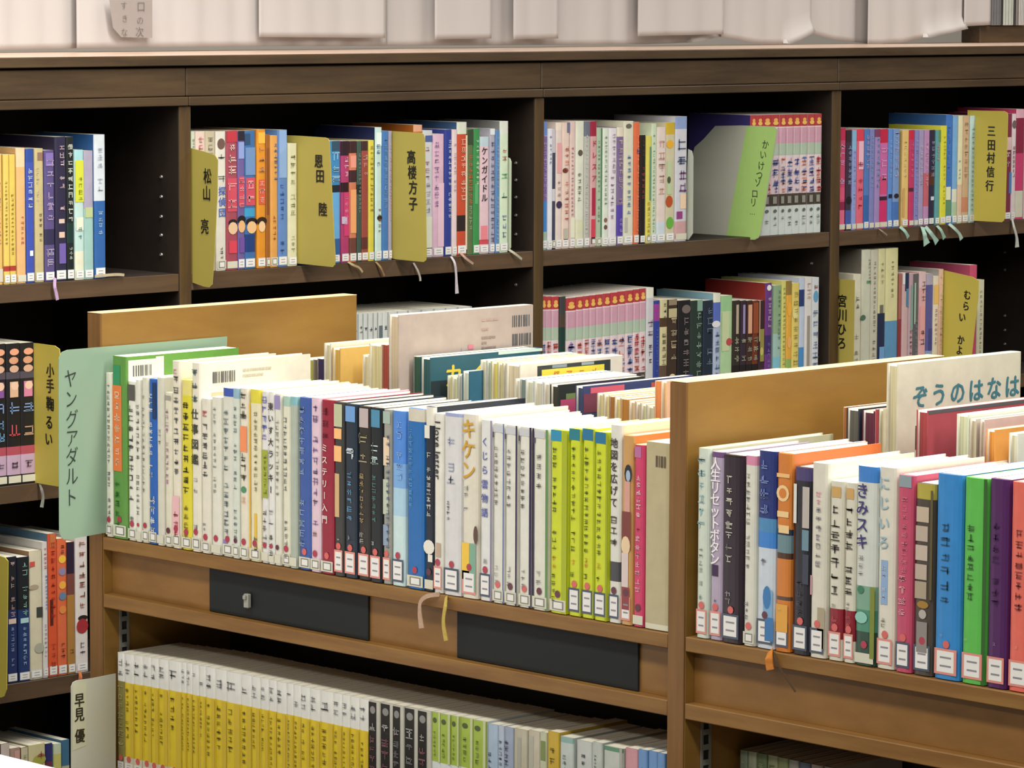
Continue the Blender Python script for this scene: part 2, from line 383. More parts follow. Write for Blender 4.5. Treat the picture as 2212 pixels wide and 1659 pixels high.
# ------------------------------------------------------------------ book tables (edges measured along each shelf)
ZF, ZT, ZM, ZL, ZLL, ZF0 = .8185, 1.0885, .8055, .5235, .241, .5225
YF, XB = 2.884, -4.203
F1 = '''
225 240 805 | dcdccb | cream | with thin grey title | m 6 70 777 .55 .4; m 76 90 777 .55 .4; Lsd
241 271 768 .183 | 5c9040 | tall green | with orange title block | B; r 5 16 8 60 2f8a5a; r 16 63 4 70 d9743a; m 18 61 eca .38 .35; m 68 94 2a6a2a .35 .3; S 2 22 2 30 d8d8c8; S 1 12 26 33 d8d8c8; K 5 11 6 22;  C 62963e; Lsd
272 291 823 | dfddd0 | white | with black square and title | r 2 12 8 92 55504c; m 14 76 333 .45 .5; m 80 92 777 .5 .4; Lsd
291.5 302 820 | dcdace | narrow white | with black title | m 14 50 333 .5 .7; m 58 84 555 .5 .6; Lpd
302.5 318 815 .15 | d5d3c0 | cream | with faint grey title | m 10 70 888 .3 .4; Lsd
318.5 336 818 .15 | 1f5cae | bright blue | with white lettering | r 2 24 52 98 15305c; m 8 60 dfe6ea .35 .4; m 70 95 e6ecee .5 .6; Ls
336.5 352 815 .15 | cdcbbb | grey cream | with plain spine | m 30 40 999 .5 .4; Lp
352.5 369 847 | d8d3bd | cream | with small worn title | r 2 5 10 90 99948a; m 10 60 a79 .4 .4; Lsk
369.5 388 779 .155 | ddd6c2 | taller cream | with pink publisher band | m 7 62 555 .6 .55; m 4 7 a46 .5 .5; r 72 97 6 90 e0b0b4; m 74 95 a44 .5 .5; Lsd
388.5 411 820 | d6ca30 | yellow | with black title | b 0 9 ddd27a; m 12 68 333018 .5 .5; m 72 94 8a7a20 .5 .4; Lsd
411.5 432 783 .178 | ddd8c6 | tall cream | with job guide title | m 2 22 566 .45 .55; t 23 55 332 仕事図鑑 45 78; m 60 70 999 .5 .4; m 84 90 888 .5 .4; K 5 11 11 31; M 4 10 38 64 b8b09a 2; S 16 19 10 24 b9ad8c; Lsd
432.5 453 860 | dbd6c6 | low cream | with red and black title | m 5 14 b55 .5 .5; m 15 52 444 .5 .5; m 80 86 888 .4 .3; Lsd
453.5 475 857 | d9d8c9 | plain cream | with grey title | m 6 62 999 .4 .3; Lpd
476 500 837 | d2d3c6 | pale | with blue top band | b 0 5 3a55a8; m 12 88 677 .4 .4; r 90 98 10 50 8a74a8; Lsd
500.5 515 838 | cfd6c8 | pale grey | with blue top and title | b 0 6 8fb0c0; m 10 60 788 .5 .5; m 70 90 677 .5 .5; Lsk
515.5 535 838 | ddd6c2 | cream | with orange title squares | m 1 18 443 .5 .6; r 22 37 12 88 e88a5a; m 37 55 443 .5 .6; e 59 50 2 30 4a8a66; m 62 68 e0a080 .5 .5; Lsd
535.5 560 840 | e0d8b4 | cream | with yellow top and edge | b 0 8 d8cc3c; r 8 98 0 14 dcae30; m 12 60 776 .62 .3; r 72 96 45 70 dcb640; m 84 94 776 .6 .3; Lsd
560.5 576 845 | dad8d4 | white | with olive lower panel | m 2 30 6a6ab0 .5 .8; r 34 62 10 96 9aa438; m 36 60 7d8a2a .6 .4; m 68 92 776 .5 .6; Lpd
576.5 590 846 | dcdcd4 | white | with lucky title | t 5 60 322 東いす大ラッキー 50 92; m 62 78 aab .5 .7; m 82 96 443 .5 .6; Lpd
590.5 605 850 | d9d8c8 | cream | with purple top square | r 1 9 5 92 9288b4; m 14 60 998 .5 .5; Lpk
605.5 624 855 | dad8c2 | cream | with teal top and grey title | b 0 6 a4c4b4; m 12 56 666 .4 .4; m 72 96 777 .5 .4; Lsd
624.5 641 856 | a9b3a4 | grey green | with plain spine | b 0 5 7fb2b8; Lp
641.5 668 858 | 38589e | blue | with pale blue title | m 4 88 8fa4cc .32 .4; Lso
668.5 691 858 | dbc0cc | pale pink | with purple title | m 3 75 84689a .55 .5; m 76 80 a88 .5 .6; Lsd
691.5 720 863 | 931c34 | dark red | with white mystery title | m 3 24 6a1024 .4 .4; t 24 72 e8dcd8 ミステリー入門 34 44; Lso
720.5 742 868 | 3a3a38 | dark | with orange hero title | r 1 14 2 85 b8bc98; r 15 21 4 80 f0b878; r 25 34 4 80 f0b878; r 41 66 12 58 caa878; m 78 86 aaa .5 .4; Lro
742.5 769 872 | 1e2c3c | dark blue | with icy white title | r 1 10 10 90 6a9ad0; m 12 34 cfdce4 .5 .7; m 38 68 6aa4d0 .45 .35; m 68 90 7a8a90 .5 .4; Lro
769.5 797 877 | 282420 | black | with gold and grey title | r 1 12 14 86 b8aaa8; m 13 34 a8a07c .45 .7; m 38 68 b09a6a .35 .3; m 72 84 c8c8c0 .35 .35; Lro
797.5 824 880 | 141a20 | black | with pale cyan title | r 1 11 14 86 4a88a8; m 12 34 c4dcd8 .45 .7; m 38 66 5a8a84 .4 .3; m 76 84 aab4b4 .3 .3; Lro
824.5 843 884 | 9a9a90 | grey collage | with small pictures | r 1 8 5 90 a0b4a8; r 16 32 10 80 e0c8a8; m 14 90 556a84 .7 .4; r 40 60 8 70 b8c0ac; r 66 78 10 70 8a9ab0; Lro
843.5 873 886 | c4dcdc | sky gradient | fading from blue to white | b 0 30 4c86d4; b 30 44 78a8dc; b 44 60 a8cce0; m 5 40 86b0e8 .6 .4; Lbd
877 915 881 | 1c68ae | wide blue | with cream top | b 0 7 d0cab8; m 10 56 5a9cc8 .25 .2; Lsd
915.5 936 878 | 1a2230 | black | with white swoosh | b 0 10 dedacc; r 10 17 0 55 dedacc; m 20 60 d8d4cc .5 .4; e 76 50 4 60 e0dcd0; r 80 84 40 90 e0dcd0; Lpk
936.5 957 892 | e0ded2 | white | with English love letter title | h 4 84 2a2624 I_love_letter 50; r 72 80 30 80 b8a08a; m 83 92 aa9 .5 .4; Lrd
957.5 996 890 | d4d3d2 | wide pale grey | with blue-grey title | b 0 2 9aa4c8; m 12 40 9aa2bc .45 .4; m 48 62 777 .3 .16; Lbd
997 1032 893 | dcd6c4 | cream | with ochre three-letter title | t 2 36 c89a2c キケン 45 92; m 38 46 99a4a8 .3 .25; m 50 54 88a .3 .3; r 70 90 2 50 e8c040; r 70 96 52 90 7aa890; e 65 90 5 14 5a4438; Lrd
1034 1061 906 | dcdcd8 | white | with blue lullaby title | t 8 55 5a64a8 くじら雲物語 45 55; r 0 100 88 100 8a80a0; m 76 90 aaa .5 .4; Lbd
1063 1088 913 | dddcd0 | white slim | with rounded grey title panel | r 1 5 8 92 c4c6ca; r 0 100 92 100 3a5a9a; r 5 8 0 12 4a4654; m 12 46 666 .35 .3; m 78 90 999 .4 .3; Lso
1089.5 1117 917 | dddcd0 | white slim | with navy edge | r 1 5 8 90 c4c6ca; r 0 100 88 100 241a44; r 5 8 0 12 4a4654; m 12 46 666 .35 .3; m 78 90 999 .4 .3; Lsk
1118.5 1147 921 | dddcd0 | white slim | with dark purple edge | r 1 5 8 86 c4c6ca; r 0 100 84 100 20103c; r 5 8 0 12 4a4654; m 12 46 666 .35 .3; m 78 90 999 .4 .3; Lso
1148.5 1183 925 | dddccc | white slim | with green edge | r 0 100 0 12 20103c; r 1 5 16 80 c4c6ca; r 0 100 86 100 5a8a4a; r 5 8 8 20 4a4654; m 12 34 666 .45 .3; m 78 92 999 .45 .3; Lsk
1187 1225 927 | cbd622 | lime yellow | !first and thickest of four lime yellow books, beside slim white book, upper front shelf | r 0 6 6 66 2a8ab0; r 0 100 70 100 a4b01c; m 9 66 4a5414 .3 .22; m 68 76 d09028 .3 .2; m 78 94 5a6418 .25 .2; Lsk
1226 1254.5 925 | cbd622 | lime yellow | !second of four lime yellow books on the upper front shelf | r 0 6 4 84 1f7a88; r 0 100 88 100 a4b01c; m 9 66 4a5414 .4 .3; m 68 74 d09028 .4 .3; m 76 92 5a6418 .35 .3; Lbo
1255 1282.5 925 | cbd622 | lime yellow | !third of four lime yellow books on the upper front shelf | r 0 6 4 90 1f6f98; r 0 100 92 100 a4b01c; m 9 66 4a5414 .4 .3; m 68 74 d09028 .4 .3; m 76 92 5a6418 .35 .3; Lbo
1283 1313 932 | cbd622 | lime yellow | !fourth of four lime yellow books, left of white title-covered book, upper front shelf | r 0 6 6 84 1f6f98; r 0 100 86 100 98a418; m 9 66 4a5414 .4 .3; m 68 74 d09028 .4 .3; m 76 92 5a6418 .35 .3; Lbo
1314.5 1340 917 | dcdad0 | white | with black map title | t 6 42 332e2c 地図を広げて 45 66; m 45 62 443 .45 .5; b 69 79 45464a; m 82 86 777 .4 .4; C ecdcb8; Lbk
1341 1365.5 940 | c89a5c | tan picture | with girl figure | e 20 62 5 34 22242a; e 21 62 3 20 a0b4cc; r 24 42 30 80 d09a8c; r 40 60 10 90 7a3a34; e 58 45 5 40 e4c8a0; r 62 80 10 70 d4c4c0; r 80 92 15 80 8a3c40; C e8803c; Lrk
1366 1390 960 | cc3c66 | crimson | with white pilot title | r 1 7 10 70 b46a98; m 16 40 ecd0d8 .5 .35; m 45 48 8a1438 .5 .9; m 49 82 e8b8c8 .45 .4; C e2bc82; Lpk
1391 1445 953 .16 | b8ac86 | thick khaki | with barcode sticker at its top | B; r 7 13 44 52 5a4c38; r 7 13 56 60 5a4c38; r 7 13 64 74 5a4c38; r 7 13 78 84 5a4c38; b 97 100 d8d4bc
'''
F2 = '''
1505 1531.5 967 .20 | cdd8ca | pale aqua | with faint blue title | m 3 44 9ac0c4 .4 .6; m 48 86 9aa89a .4 .3; C b8b898; Lro
1532 1559.5 975 | b0a2b8 | lavender | with white reset title | b 0 3 6a4a78; t 3 60 f2eef0 人生リセットボタン 42 82; r 60 66 20 70 3a2048; m 78 92 5a4a78 .5 .6; Lro
1560 1604 981 | 2b1e2a | thick black | with white repair shop title | b 0 1 1a1018; m 10 58 d4d0c0 .38 .3; m 72 88 b8a8b4 .35 .25; Lbo
1607 1633 983 | d9d8ca | white | with pink top | b 0 5 d88aa8; m 9 60 8a8a84 .35 .35; m 76 90 888 .3 .3; Lso
1634 1675 972 | c8d2dc | thick navy-topped | with running figure | b 0 34 1d2f72; b 34 41 4a88b8; b 41 49 3a80cc; m 3 33 7a90c8 .4 .4; m 54 58 888 .4 .3; r 70 84 40 90 7aa8cc; e 74 60 6 22 3a78b0; r 84 96 50 96 3a74ac; Lbk
1677 1710 978 | d07c30 | orange | with ringed cream title | e 20 45 4.2 42 e8c890; e 20 45 2.6 26 d07c30; r 29 32 10 86 e8c890; r 36 40 20 90 e8c890; r 10 12 5 90 e8b878; b 38 41 28344a; b 41 50 6a8890; b 50 53 4a2c1c; b 72 74 5a4438; r 76 90 12 88 dca040; m 78 88 f0d890 .35 .3; C d0703a; Lb
1713 1750 1008 | 26242e | dark pictured | with white notch | b 0 7 4a4070; r 9 30 2 20 d8d8d0; r 10 32 55 96 b8b0a8; r 33 44 55 95 6a8a9a; r 46 62 60 96 3a4050; m 60 88 4a4a54 .4 .3; Lbo
1752.5 1788 998 | d8d4c4 | cream | with pink and grey title | m 14 22 d88aa4 .5 .3; m 22 54 8a8690 .5 .3; r 58 68 4 12 e0a0a8; r 74 95 50 95 a89c80; C d6dcc8; Lbo
1790 1821.5 1038 | d6d2c0 | low cream | with black title, red foot | r 3 9 15 80 c8a060; m 12 64 282420 .45 .55; m 66 72 999 .4 .3; b 71 88 8a1c2c; m 73 86 c05858 .45 .4; Lro
1823 1847.5 1042 | d6d2c0 | shorter cream | with black title | r 3 9 15 80 c8a060; m 12 64 282420 .45 .6; m 66 72 999 .4 .3; b 71 88 8a1c2c; m 73 86 c05858 .45 .4; Lro
1848 1893 1005 | d0d4cc | white | with blue top, green foot | b 0 8 3c80cc; t 8 42 3a3270 きみスキ 34 62; m 44 56 9a9a94 .3 .2; b 60 72 7aa48c; b 72 83 4a8a70; b 83 100 2a4a3c; e 62 30 2 16 3c7a5c; e 76 35 3 30 8ac4b4; r 60 96 78 100 7a8430; C bcd8ea; Lpd
1895 1934 1008 | dad6c6 | cream | with pale blue script title | t 3 42 9cb8c4 にじいろ 36 66; r 46 68 22 60 8aa8cc; m 48 66 c8d4e4 .4 .22; m 74 80 5a6a5a .38 .25; Lro
1937.5 1973 1025 .175 | bf4a68 | rose red | with grey top block | r 0 6 12 88 8a9aa0; m 10 50 cf7a8c .5 .3; m 50 72 dca0a8 .4 .4; Lbo
1974.5 2017 1043 | 4a4238 | dark collage | with square letter tiles | b 0 8 b0a440; r 12 20 10 74 c0ae98; r 22 30 8 70 b8a898; r 32 40 8 70 c0b0a0; r 42 50 8 68 b8a898; r 51 60 8 68 a89a84; e 63 50 2 30 a07830; e 68 50 2.5 20 b0a8a0; r 72 88 20 75 8a8480; r 3 60 84 96 5a5030; Lbd
2020 2077.5 1022 | 2c84c8 | thick blue | with dark planet title | m 22 65 20506a .4 .3; m 78 88 7ab4e0 .3 .2; C 3a6a9a; Lro
2080 2132 1030 | 5ab84c | thick green | with dark title | m 22 60 2c5a28 .35 .25; m 78 88 9ad07c .2 .14; r 0 100 86 100 2c5a20; Lr
2135 2179.5 1033 | 4c1858 | thick purple | with faint title | m 20 62 3a1048 .4 .3; m 78 90 a080b0 .4 .2; Lr
2181 2228 1040 | e06858 | coral | with dark title | m 22 62 7a3030 .45 .3; m 78 92 f0a098 .4 .2; Lr
2230 2262 1050 | d8c8c0 | pale | | m 20 60 888; Lr
'''
T0 = '''
-34 -16 330 | d8b060 | ochre | | m 10 70 865
-15 6 333 | dcb468 | pale ochre | with brown title | m 20 70 865; r 88 98 5 95 c8c0b0
7 20 334 | dcc060 | yellow | with thin brown title | m 20 70 8a7430 .4 .4; b 86 90 a83830; Lw
21 35 334 | d8bc58 | deeper yellow | with brown title | m 30 78 8a7430 .4 .4; b 86 90 a83830; Lw
36 56 320 | dcae74 | orange cream | with red lower title | b 0 14 e4c49c; m 50 72 c0605a .6 .3; Lp
57 75 322 | 3a4ea8 | blue | with white script title | b 0 10 2c4a98; m 14 45 d0d8e8 .5 .5; r 76 80 40 80 e0e4ea; Lw
76 95.5 321 | bdae7e | khaki | with brown lower title | r 3 9 30 90 8a6a58; m 48 70 5a4a38 .6 .3; m 14 40 d8cc98 .3 .3; Lw
96 118 325 | 564a7c | violet | with pink title | r 2 12 10 90 7a68a8; m 6 55 b8a4c8 .55 .6; b 60 72 2e2a4a; m 74 90 a8a0b8 .5 .7; Lw
119 143.5 296 | 2a2440 | navy-black | with pinkish title | m 5 52 c8b0b4 .6 .4; r 57 60 30 80 d0b8a8; r 66 70 30 80 d8b8a0; r 74 88 30 90 6a58a0; Lw
144 160.5 296 | 161c1e | black | with white title | m 4 60 d8dcd0 .5 .6; b 60 74 16302c; m 76 86 b8c4b8 .5 .4; C 6a6a62; Lw
161 181 324 | b8d4ce | pale aqua | with lime patch | b 0 8 9cccd0; r 8 40 4 96 c8cc38; m 20 40 8a9a20 .6 .4; r 52 62 10 90 dcdcc8; m 58 70 5a9a94 .5 .4; b 78 100 dcdcc4; Lw
181.5 202.5 326 | a49cb0 | lavender grey | fading to aqua | b 45 100 98bcb4; r 44 52 10 90 b0bc88; Lw
203.5 228 291 | 2c5f9e | white-topped blue | at the row end | b 0 46 ccd4da; m 8 40 a8b4c0 .5 .4; m 52 70 a8c0dc .5 .35; Lw
'''
T1 = '''
413 422 284 | c8d0b8 | greenish white | half hidden by plate | m 5 20 6a8a6a
423 444 284 | dcc4b8 | pinkish | behind yellow plate | m 3 20 c07a74
445 466.5 284 | c0b498 | beige | behind yellow plate | m 3 20 8a8878
467 488.5 284 | d8d4c8 | cream | with blue lower title | e 9 50 4 40 6a5048; m 14 38 5a6456 .5 .6; t 39 62 3f5fb4 探偵団 55 75; m 82 92 555 .5 .3; Ls
489 513.5 283 | a04858 | crimson picture | with peach face | r 0 8 5 95 b83440; m 8 32 e4c8bc .5 .6; r 34 58 8 92 c84a5c; m 34 58 e09aa0 .5 .7; e 66 55 2.5 40 1c1418; e 70 55 4.5 42 e0bc94; r 79 88 20 90 d04050; Lp
514 529.5 283 | 6a5a94 | violet picture | with dark hair figure | r 0 7 5 95 201c28; r 8 20 10 90 8a9ad0; r 33 54 8 92 c84a5c; m 33 56 e09aa0 .5 .7; e 64 50 3 60 16121a; e 69 50 4.5 50 e0b078; r 77 88 20 90 6a4a98; Lw
530 554 283 | 3a6aa4 | blue picture | with red title | r 2 10 0 50 2c4a6c; r 12 32 5 95 6a8ab8; r 34 54 8 92 c84a5c; m 34 54 e4a0a4 .5 .7; b 56 62 3a98c4; e 66 60 3 55 141016; e 70 60 4.5 45 e4b884; b 75 88 1c3a78; Lw
555.5 574.5 280 | d88c24 | amber | with red lower title | r 2 10 10 90 e8b040; m 10 32 c88a60 .5 .6; r 36 54 15 90 d0583c; m 36 54 e8a898 .5 .6; e 66 50 3 60 2a1810; e 70 50 4 40 e4c090; Lw
575 584.5 291 | 9a5c20 | brown-orange | with narrow spine | r 10 60 20 80 84481c; Ls
585 601.5 293 | d89c50 | tan | with blue jagged title | m 5 35 4a6488 .7 .5; m 60 80 a8682c .5 .4; Ls
602 623 281 | 5c82bc | mid blue | with navy title | r 0 35 10 90 86a4d0; m 38 66 2c4a98 .4 .4; m 80 92 3c5a9c .4 .4; Lw
624 644 310 | d2d0b0 | cream | with faint hand lettering | m 8 60 a0a078 .5 .5; m 74 90 a0a080 .5 .4; Lw
716 737.5 305 | 3c84b8 | cyan picture | with dark face | r 0 8 10 90 2c4c60; m 8 36 a0c8dc .5 .7; b 36 42 16202c; b 42 80 64a8dc; r 80 94 20 90 2c5c94; Lw
738 755.5 305 | a83868 | magenta | with dark top | b 0 12 281420; m 12 30 e0b8c4 .6 .5; b 34 42 2a0c18; r 42 78 30 95 c8386c; m 44 70 e090a8 .6 .4; r 62 68 0 70 c0b0c8; Lw
756 772 305 | c87858 | salmon | with black block | b 0 10 381c20; r 12 22 10 90 e09080; b 24 34 3a1c24; r 40 76 10 90 e8a068; b 80 94 6a3c34; Lw
772.5 782.5 305 | 3c5048 | dark green | | m 10 60 8aa094; b 36 44 1a2420; Lw
783 798 305 | 94463c | brick red | with pink lettering | b 0 8 3c2024; m 10 44 d09a94 .5 .6; b 80 90 5c2c28; Lw
798.5 811 303 | d4c848 | yellow | with brown marks | m 4 60 a8903c .5 .5; Lw
811.5 826 275 | c0dcd8 | pale cyan | with navy cover | r 4 14 10 90 dceae8; m 12 30 4a7ab8 .4 .5; m 60 80 8a5a48 .6 .4; e 68 60 2 40 2a1c18; C 1d2450; Lw
826.5 840 283 | 3f74b4 | blue | with lighter flecks | m 5 60 7aa4d4 .5 .5; Lw
840.5 848 283 | 9c98b0 | mauve | with pink title | m 10 70 d0a4a4; Lw
895 914 270 | b86c2c | orange | behind yellow plate | C b06424; b 0 5 dca080
915 936.5 282 | c8c8cc | pale grey | with red-brown title | r 4 9 20 95 4a5c90; m 12 40 a87884 .4 .4; m 40 66 a0a0a8 .5 .4; r 68 94 20 90 d4d8c4; Lw
937 961.5 290 | d4b0c4 | pink | with lilac marks | m 5 60 b088b0 .3 .4; r 40 92 40 96 dcb8c8; Lw
962 977 280 | 2c3c8c | royal blue | with white title | m 3 70 c8d0e4 .7 .5; Lw
977.5 988.5 280 | dcc8c8 | pinkish white | | m 10 50 c0a0a4; Lw
989 1010.5 264 | c04a2c | rust red | with white top | b 0 9 d4d8c8; m 12 60 e8b8a0 .6 .45; r 10 96 82 100 dccab0; b 70 82 2a1c18; C 3a5a84; Lw
1011 1023.5 280 | 5c6c44 | moss green | with leafy picture | r 0 12 0 100 34442c; m 20 60 c0703c .5 .6; m 60 80 a0b890 .5 .5
1024 1038.5 278 | 3c8c4c | green | with white title | m 8 50 c8e0c0 .6 .4; r 44 60 20 70 58a468; Lw
1039 1059.5 296 | dcbcc4 | pink | with black brush title | b 0 8 b8ccd4; t 8 56 221c24 ケンガイドル 45 68; r 76 88 10 80 e08088; b 88 92 c84a54; Lw
1060 1071.5 278 | a8a4b4 | grey mixed | with speckled pattern | r 0 5 0 90 d8dce0; m 10 92 5c6488 .5 .7; Lw
1072 1081.5 281 | 5a84b4 | soft blue | | m 5 90 98b0cc; Lw
1082 1100.5 262 | ccdcc0 | pale green | with red top lettering | b 0 10 d8dcd0; m 12 32 d08a7c .5 .5; m 38 60 6aa880 .5 .6; m 70 90 7c8cb0 .5 .5; C 8c8c8c; Lw
'''
T2 = '''
1174 1184.5 263 | 7a62a4 | purple | beside the upright | b 0 12 6a8ccc; m 10 60 b89ac0 .5 .6; b 62 86 3c84cc; b 86 100 a0bca4; Lw
1185 1195 278 | dcdce4 | white | beside purple one | m 5 30 9aa0b4; Lw
1195.5 1203 278 | 3c4058 | slate | with narrow spine | b 0 20 c4bcc4; b 50 60 c8c8cc; Ls
1203.5 1216.5 265 | dcccc4 | pale pink | with girl figure | b 0 6 e8d8c8; r 16 40 15 90 dca0a0; e 65 50 3 50 3a2c4c; m 45 60 c09090 .5 .5; Lw
1217 1233 265 | e0c8bc | pinkish cream | with salmon title | r 0 8 60 100 6a6c88; m 18 80 d07c64 .6 .5; e 38 40 2 40 6a3428; r 84 94 20 80 b4b0a0; Lw
1234 1245.5 262 | d8c0b8 | blush | with rose title | m 20 75 c07a80 .4 .4; r 76 92 10 90 dcdcc4; Lw
1246 1263.5 262 | d8dac8 | cream | with dark round marks | e 25 50 2.5 30 5a5048; m 40 64 6a6a5c .4 .4; b 78 100 d4d4b4; Lw
1264 1276.5 262 | b4b4ac | greyish | with white title | m 10 90 dadcd4 .4 .4; b 0 12 6c7080; Lw
1277 1290 262 | cfa0a0 | white and crimson | with large red title | b 0 12 98203c; t 13 50 a81c3c ドレスア 55 85; r 53 75 20 80 a81c40; r 78 98 10 80 c83c50; Ls
1290.5 1302.5 277 | a8bca0 | pale green-edged | | r 0 100 78 100 4c7c5c; m 10 80 889080 .4 .4; Ls
1303 1316 277 | d4dccc | mint white | with brown lower spots | m 6 70 8a9c94 .5 .4; e 78 50 2 30 8a5a4c; e 84 50 2 30 6a4a44; Lw
1316.5 1334 277 | dcd8dc | off-white | with violet marks | m 4 40 b8a0b8 .6 .4; m 40 78 9c7c9c .4 .4; Lw
1334.5 1348.5 275 | 7a6690 | violet | with mauve title | b 0 8 ddd4c0; m 10 66 c0a8a8 .5 .6; b 66 92 5440a0; m 76 90 a090c8 .6 .4; Lw
1349 1370.5 262 | d6d4be | wide cream | with blue title | e 4 45 2 30 6a6458; m 26 76 6c86b0 .5 .35; r 78 90 10 40 b0b0a8; Lw
1371 1383.5 264 | dc6c44 | bright orange | | m 10 90 e8a488 .7 .3; r 22 26 50 90 4a2c68; Lw
1384 1396 292 | 1e1616 | black | with red title | m 28 60 9a3c3c .5 .5; m 4 20 4a3c3c .5 .4; C 1a1a1a; Lw
1396.5 1408.5 294 | d6cc5c | pale yellow | with dark title | r 10 60 60 90 5c8c7c; m 60 96 b89c40 .5 .5; Ls
1409 1420 267 | c4d4b8 | light green | with small red squares | m 8 92 98a08c .4 .4; Lw
1420.5 1440 275 | dcccc4 | rosy cream | with blue foot label | m 10 60 c8a090 .5 .6; b 82 100 c8d4dc; Lw
1440.5 1460 265 | c8c0a0 | fruit-dotted | with orange and green spots | b 0 10 c8a82c; e 18 40 3.5 40 e0a828; r 32 60 10 60 b4c49c; e 66 35 5 40 b04c20; e 84 45 5 42 64a83c; e 48 30 3 20 4a4c38; Lw
1460.5 1486 252 | c8c8d0 | tall white | with purple comic lettering | b 0 10 8a9cc8; m 16 42 4a5470 .5 .7; m 42 62 7a4c78 .6 .7; r 62 74 40 90 e4c8a8; r 76 82 10 60 8c3c78; b 84 98 c89c9c; Lp
'''
T2S = [1624, 1636, 1650, 1669, 1686.5, 1700, 1716, 1732, 1747, 1762, 1777]
T3 = '''
1814 1830 277 | c84870 | raspberry | beside the upright | b 0 12 c02850; m 14 55 d8a0c8 .5 .6; b 58 70 d85478; b 72 80 8c2048; b 80 96 dc6884; Lp
1831 1842.5 281 | 3c2c40 | black and blue | with pale figures | b 0 12 302028; m 14 55 90a8cc .6 .6; e 70 50 4 50 14101c; b 80 96 4058a0; Lp
1843 1852.5 281 | 8c9cd0 | periwinkle | | b 0 20 84b0d0; m 20 80 b8a4d0; Lp
1853 1868.5 279 | dc6478 | pinkish red | with white girl title | b 0 12 d83c50; r 12 40 20 90 e4b4c4; m 30 90 c83c58 .5 .6; Lp
1869 1880.5 279 | 5078b8 | denim blue | with violet marks | m 5 40 b8a8d0 .6 .6; b 66 96 3464a8; Lw
1881 1891.5 279 | 7c80b8 | slate violet | | m 5 60 8cacd0; Lp
1892 1903.5 279 | 9c84b8 | lilac | with blue marks | b 0 8 7c3c60; m 8 60 7c9cc8 .6 .6; Lp
1904 1921.5 279 | c468a4 | magenta pink | with crimson head | b 0 14 c02044; m 14 55 dc9cc4 .5 .7; b 48 66 d04878; b 68 72 34182c; b 72 96 cc2c68; Lp
1922 1932 279 | 5c8cd0 | azure | | m 10 50 a8b4dc; r 66 70 10 90 1c1c30; Lw
1932.5 1946 279 | 7494c4 | soft blue | with lavender stripes | m 2 50 b4b4dc .5 .6; e 68 50 2.5 40 1c1828; b 74 96 4470b4; Lw
1952 1966 281 | e0bc74 | apricot | beside dark gap | m 10 50 e8dca4 .4 .4; r 60 90 5 40 c8a060; Lw
1966.5 1977 281 | c03464 | cherry | with red hair figure | b 0 10 c82040; m 12 50 d880a4; b 60 64 5c1830; Lp
1977.5 1986.5 281 | 8484c0 | blue violet | | m 10 90 a8a0d0; Lp
1987 1998 281 | a094b8 | grey lilac | with pale title | m 10 60 c4bccc; Lw
1998.5 2010 281 | b888b4 | orchid | with brown foot | m 10 60 dcaac8; b 45 80 c0606c; Lw
2010.5 2022.5 281 | 282440 | midnight | with white letters | m 10 50 9c98b8 .6 .6; b 44 58 54281c; r 70 74 30 90 c8d0d8; Lw
2023 2033 281 | 5c9ca0 | teal | with orange girl | r 0 12 60 100 6a8c3c; m 14 34 d09a8c; Lw
2033.5 2047 272 | d8d43c | bright yellow | with small ribbon | m 10 80 b8b02c .6 .3; Lw
2047.5 2060.5 248 | 3a72c0 | tall blue | with white pictured foot | m 8 60 5c8cd0 .4 .4; r 66 78 0 80 dce0c0; b 78 92 5c8c6c; C 3a68a4; Lw
2061 2071.5 250 | 74a8d8 | tall sky-blue | | b 68 80 d8d8c8; b 80 94 a8c4a0; Lw
2072 2082 250 | dcd8b4 | tall ivory | | m 40 60 6c98a8 .3 .4; b 64 94 d4b8a0; Lw
2082.5 2096.5 250 | c8a888 | tall tan | with brick-red foot | m 5 60 b09878 .5 .5; b 76 90 c88468; Lw
2097 2109 250 | b8d4d4 | tall white-cyan | beside yellow plate | m 10 90 9cb8b4 .5 .4; Lw
2174 2188.5 246 | 7c2c44 | maroon | right of yellow plate | r 22 34 0 90 d8b8b4; m 34 60 dcc8c4 .4 .6; r 55 75 60 100 4c7cb4; Lw
2189 2198.5 246 | dcccd0 | white-pink | with dark picture top | e 10 50 4 50 6c5a5c; m 30 60 a8787c; Lw
2199 2216 236 | c83c6c | hot pink | at the frame edge | b 0 8 dca8b8; b 8 40 84203c; b 74 98 d0ccb8
2217 2240 240 | d0b8b8 | dusty pink | | m 10 60 a06070
'''
M1S = [690, 712, 734, 756, 775, 785.5, 796, 807.5, 818, 828, 840, 860, 885, 912, 940, 965, 992, 1020]
M2A = [1170, 1181, 1194, 1210]; M2B = [1224, 1247, 1262, 1275, 1289, 1304, 1320, 1336, 1354, 1370, 1384, 1398]
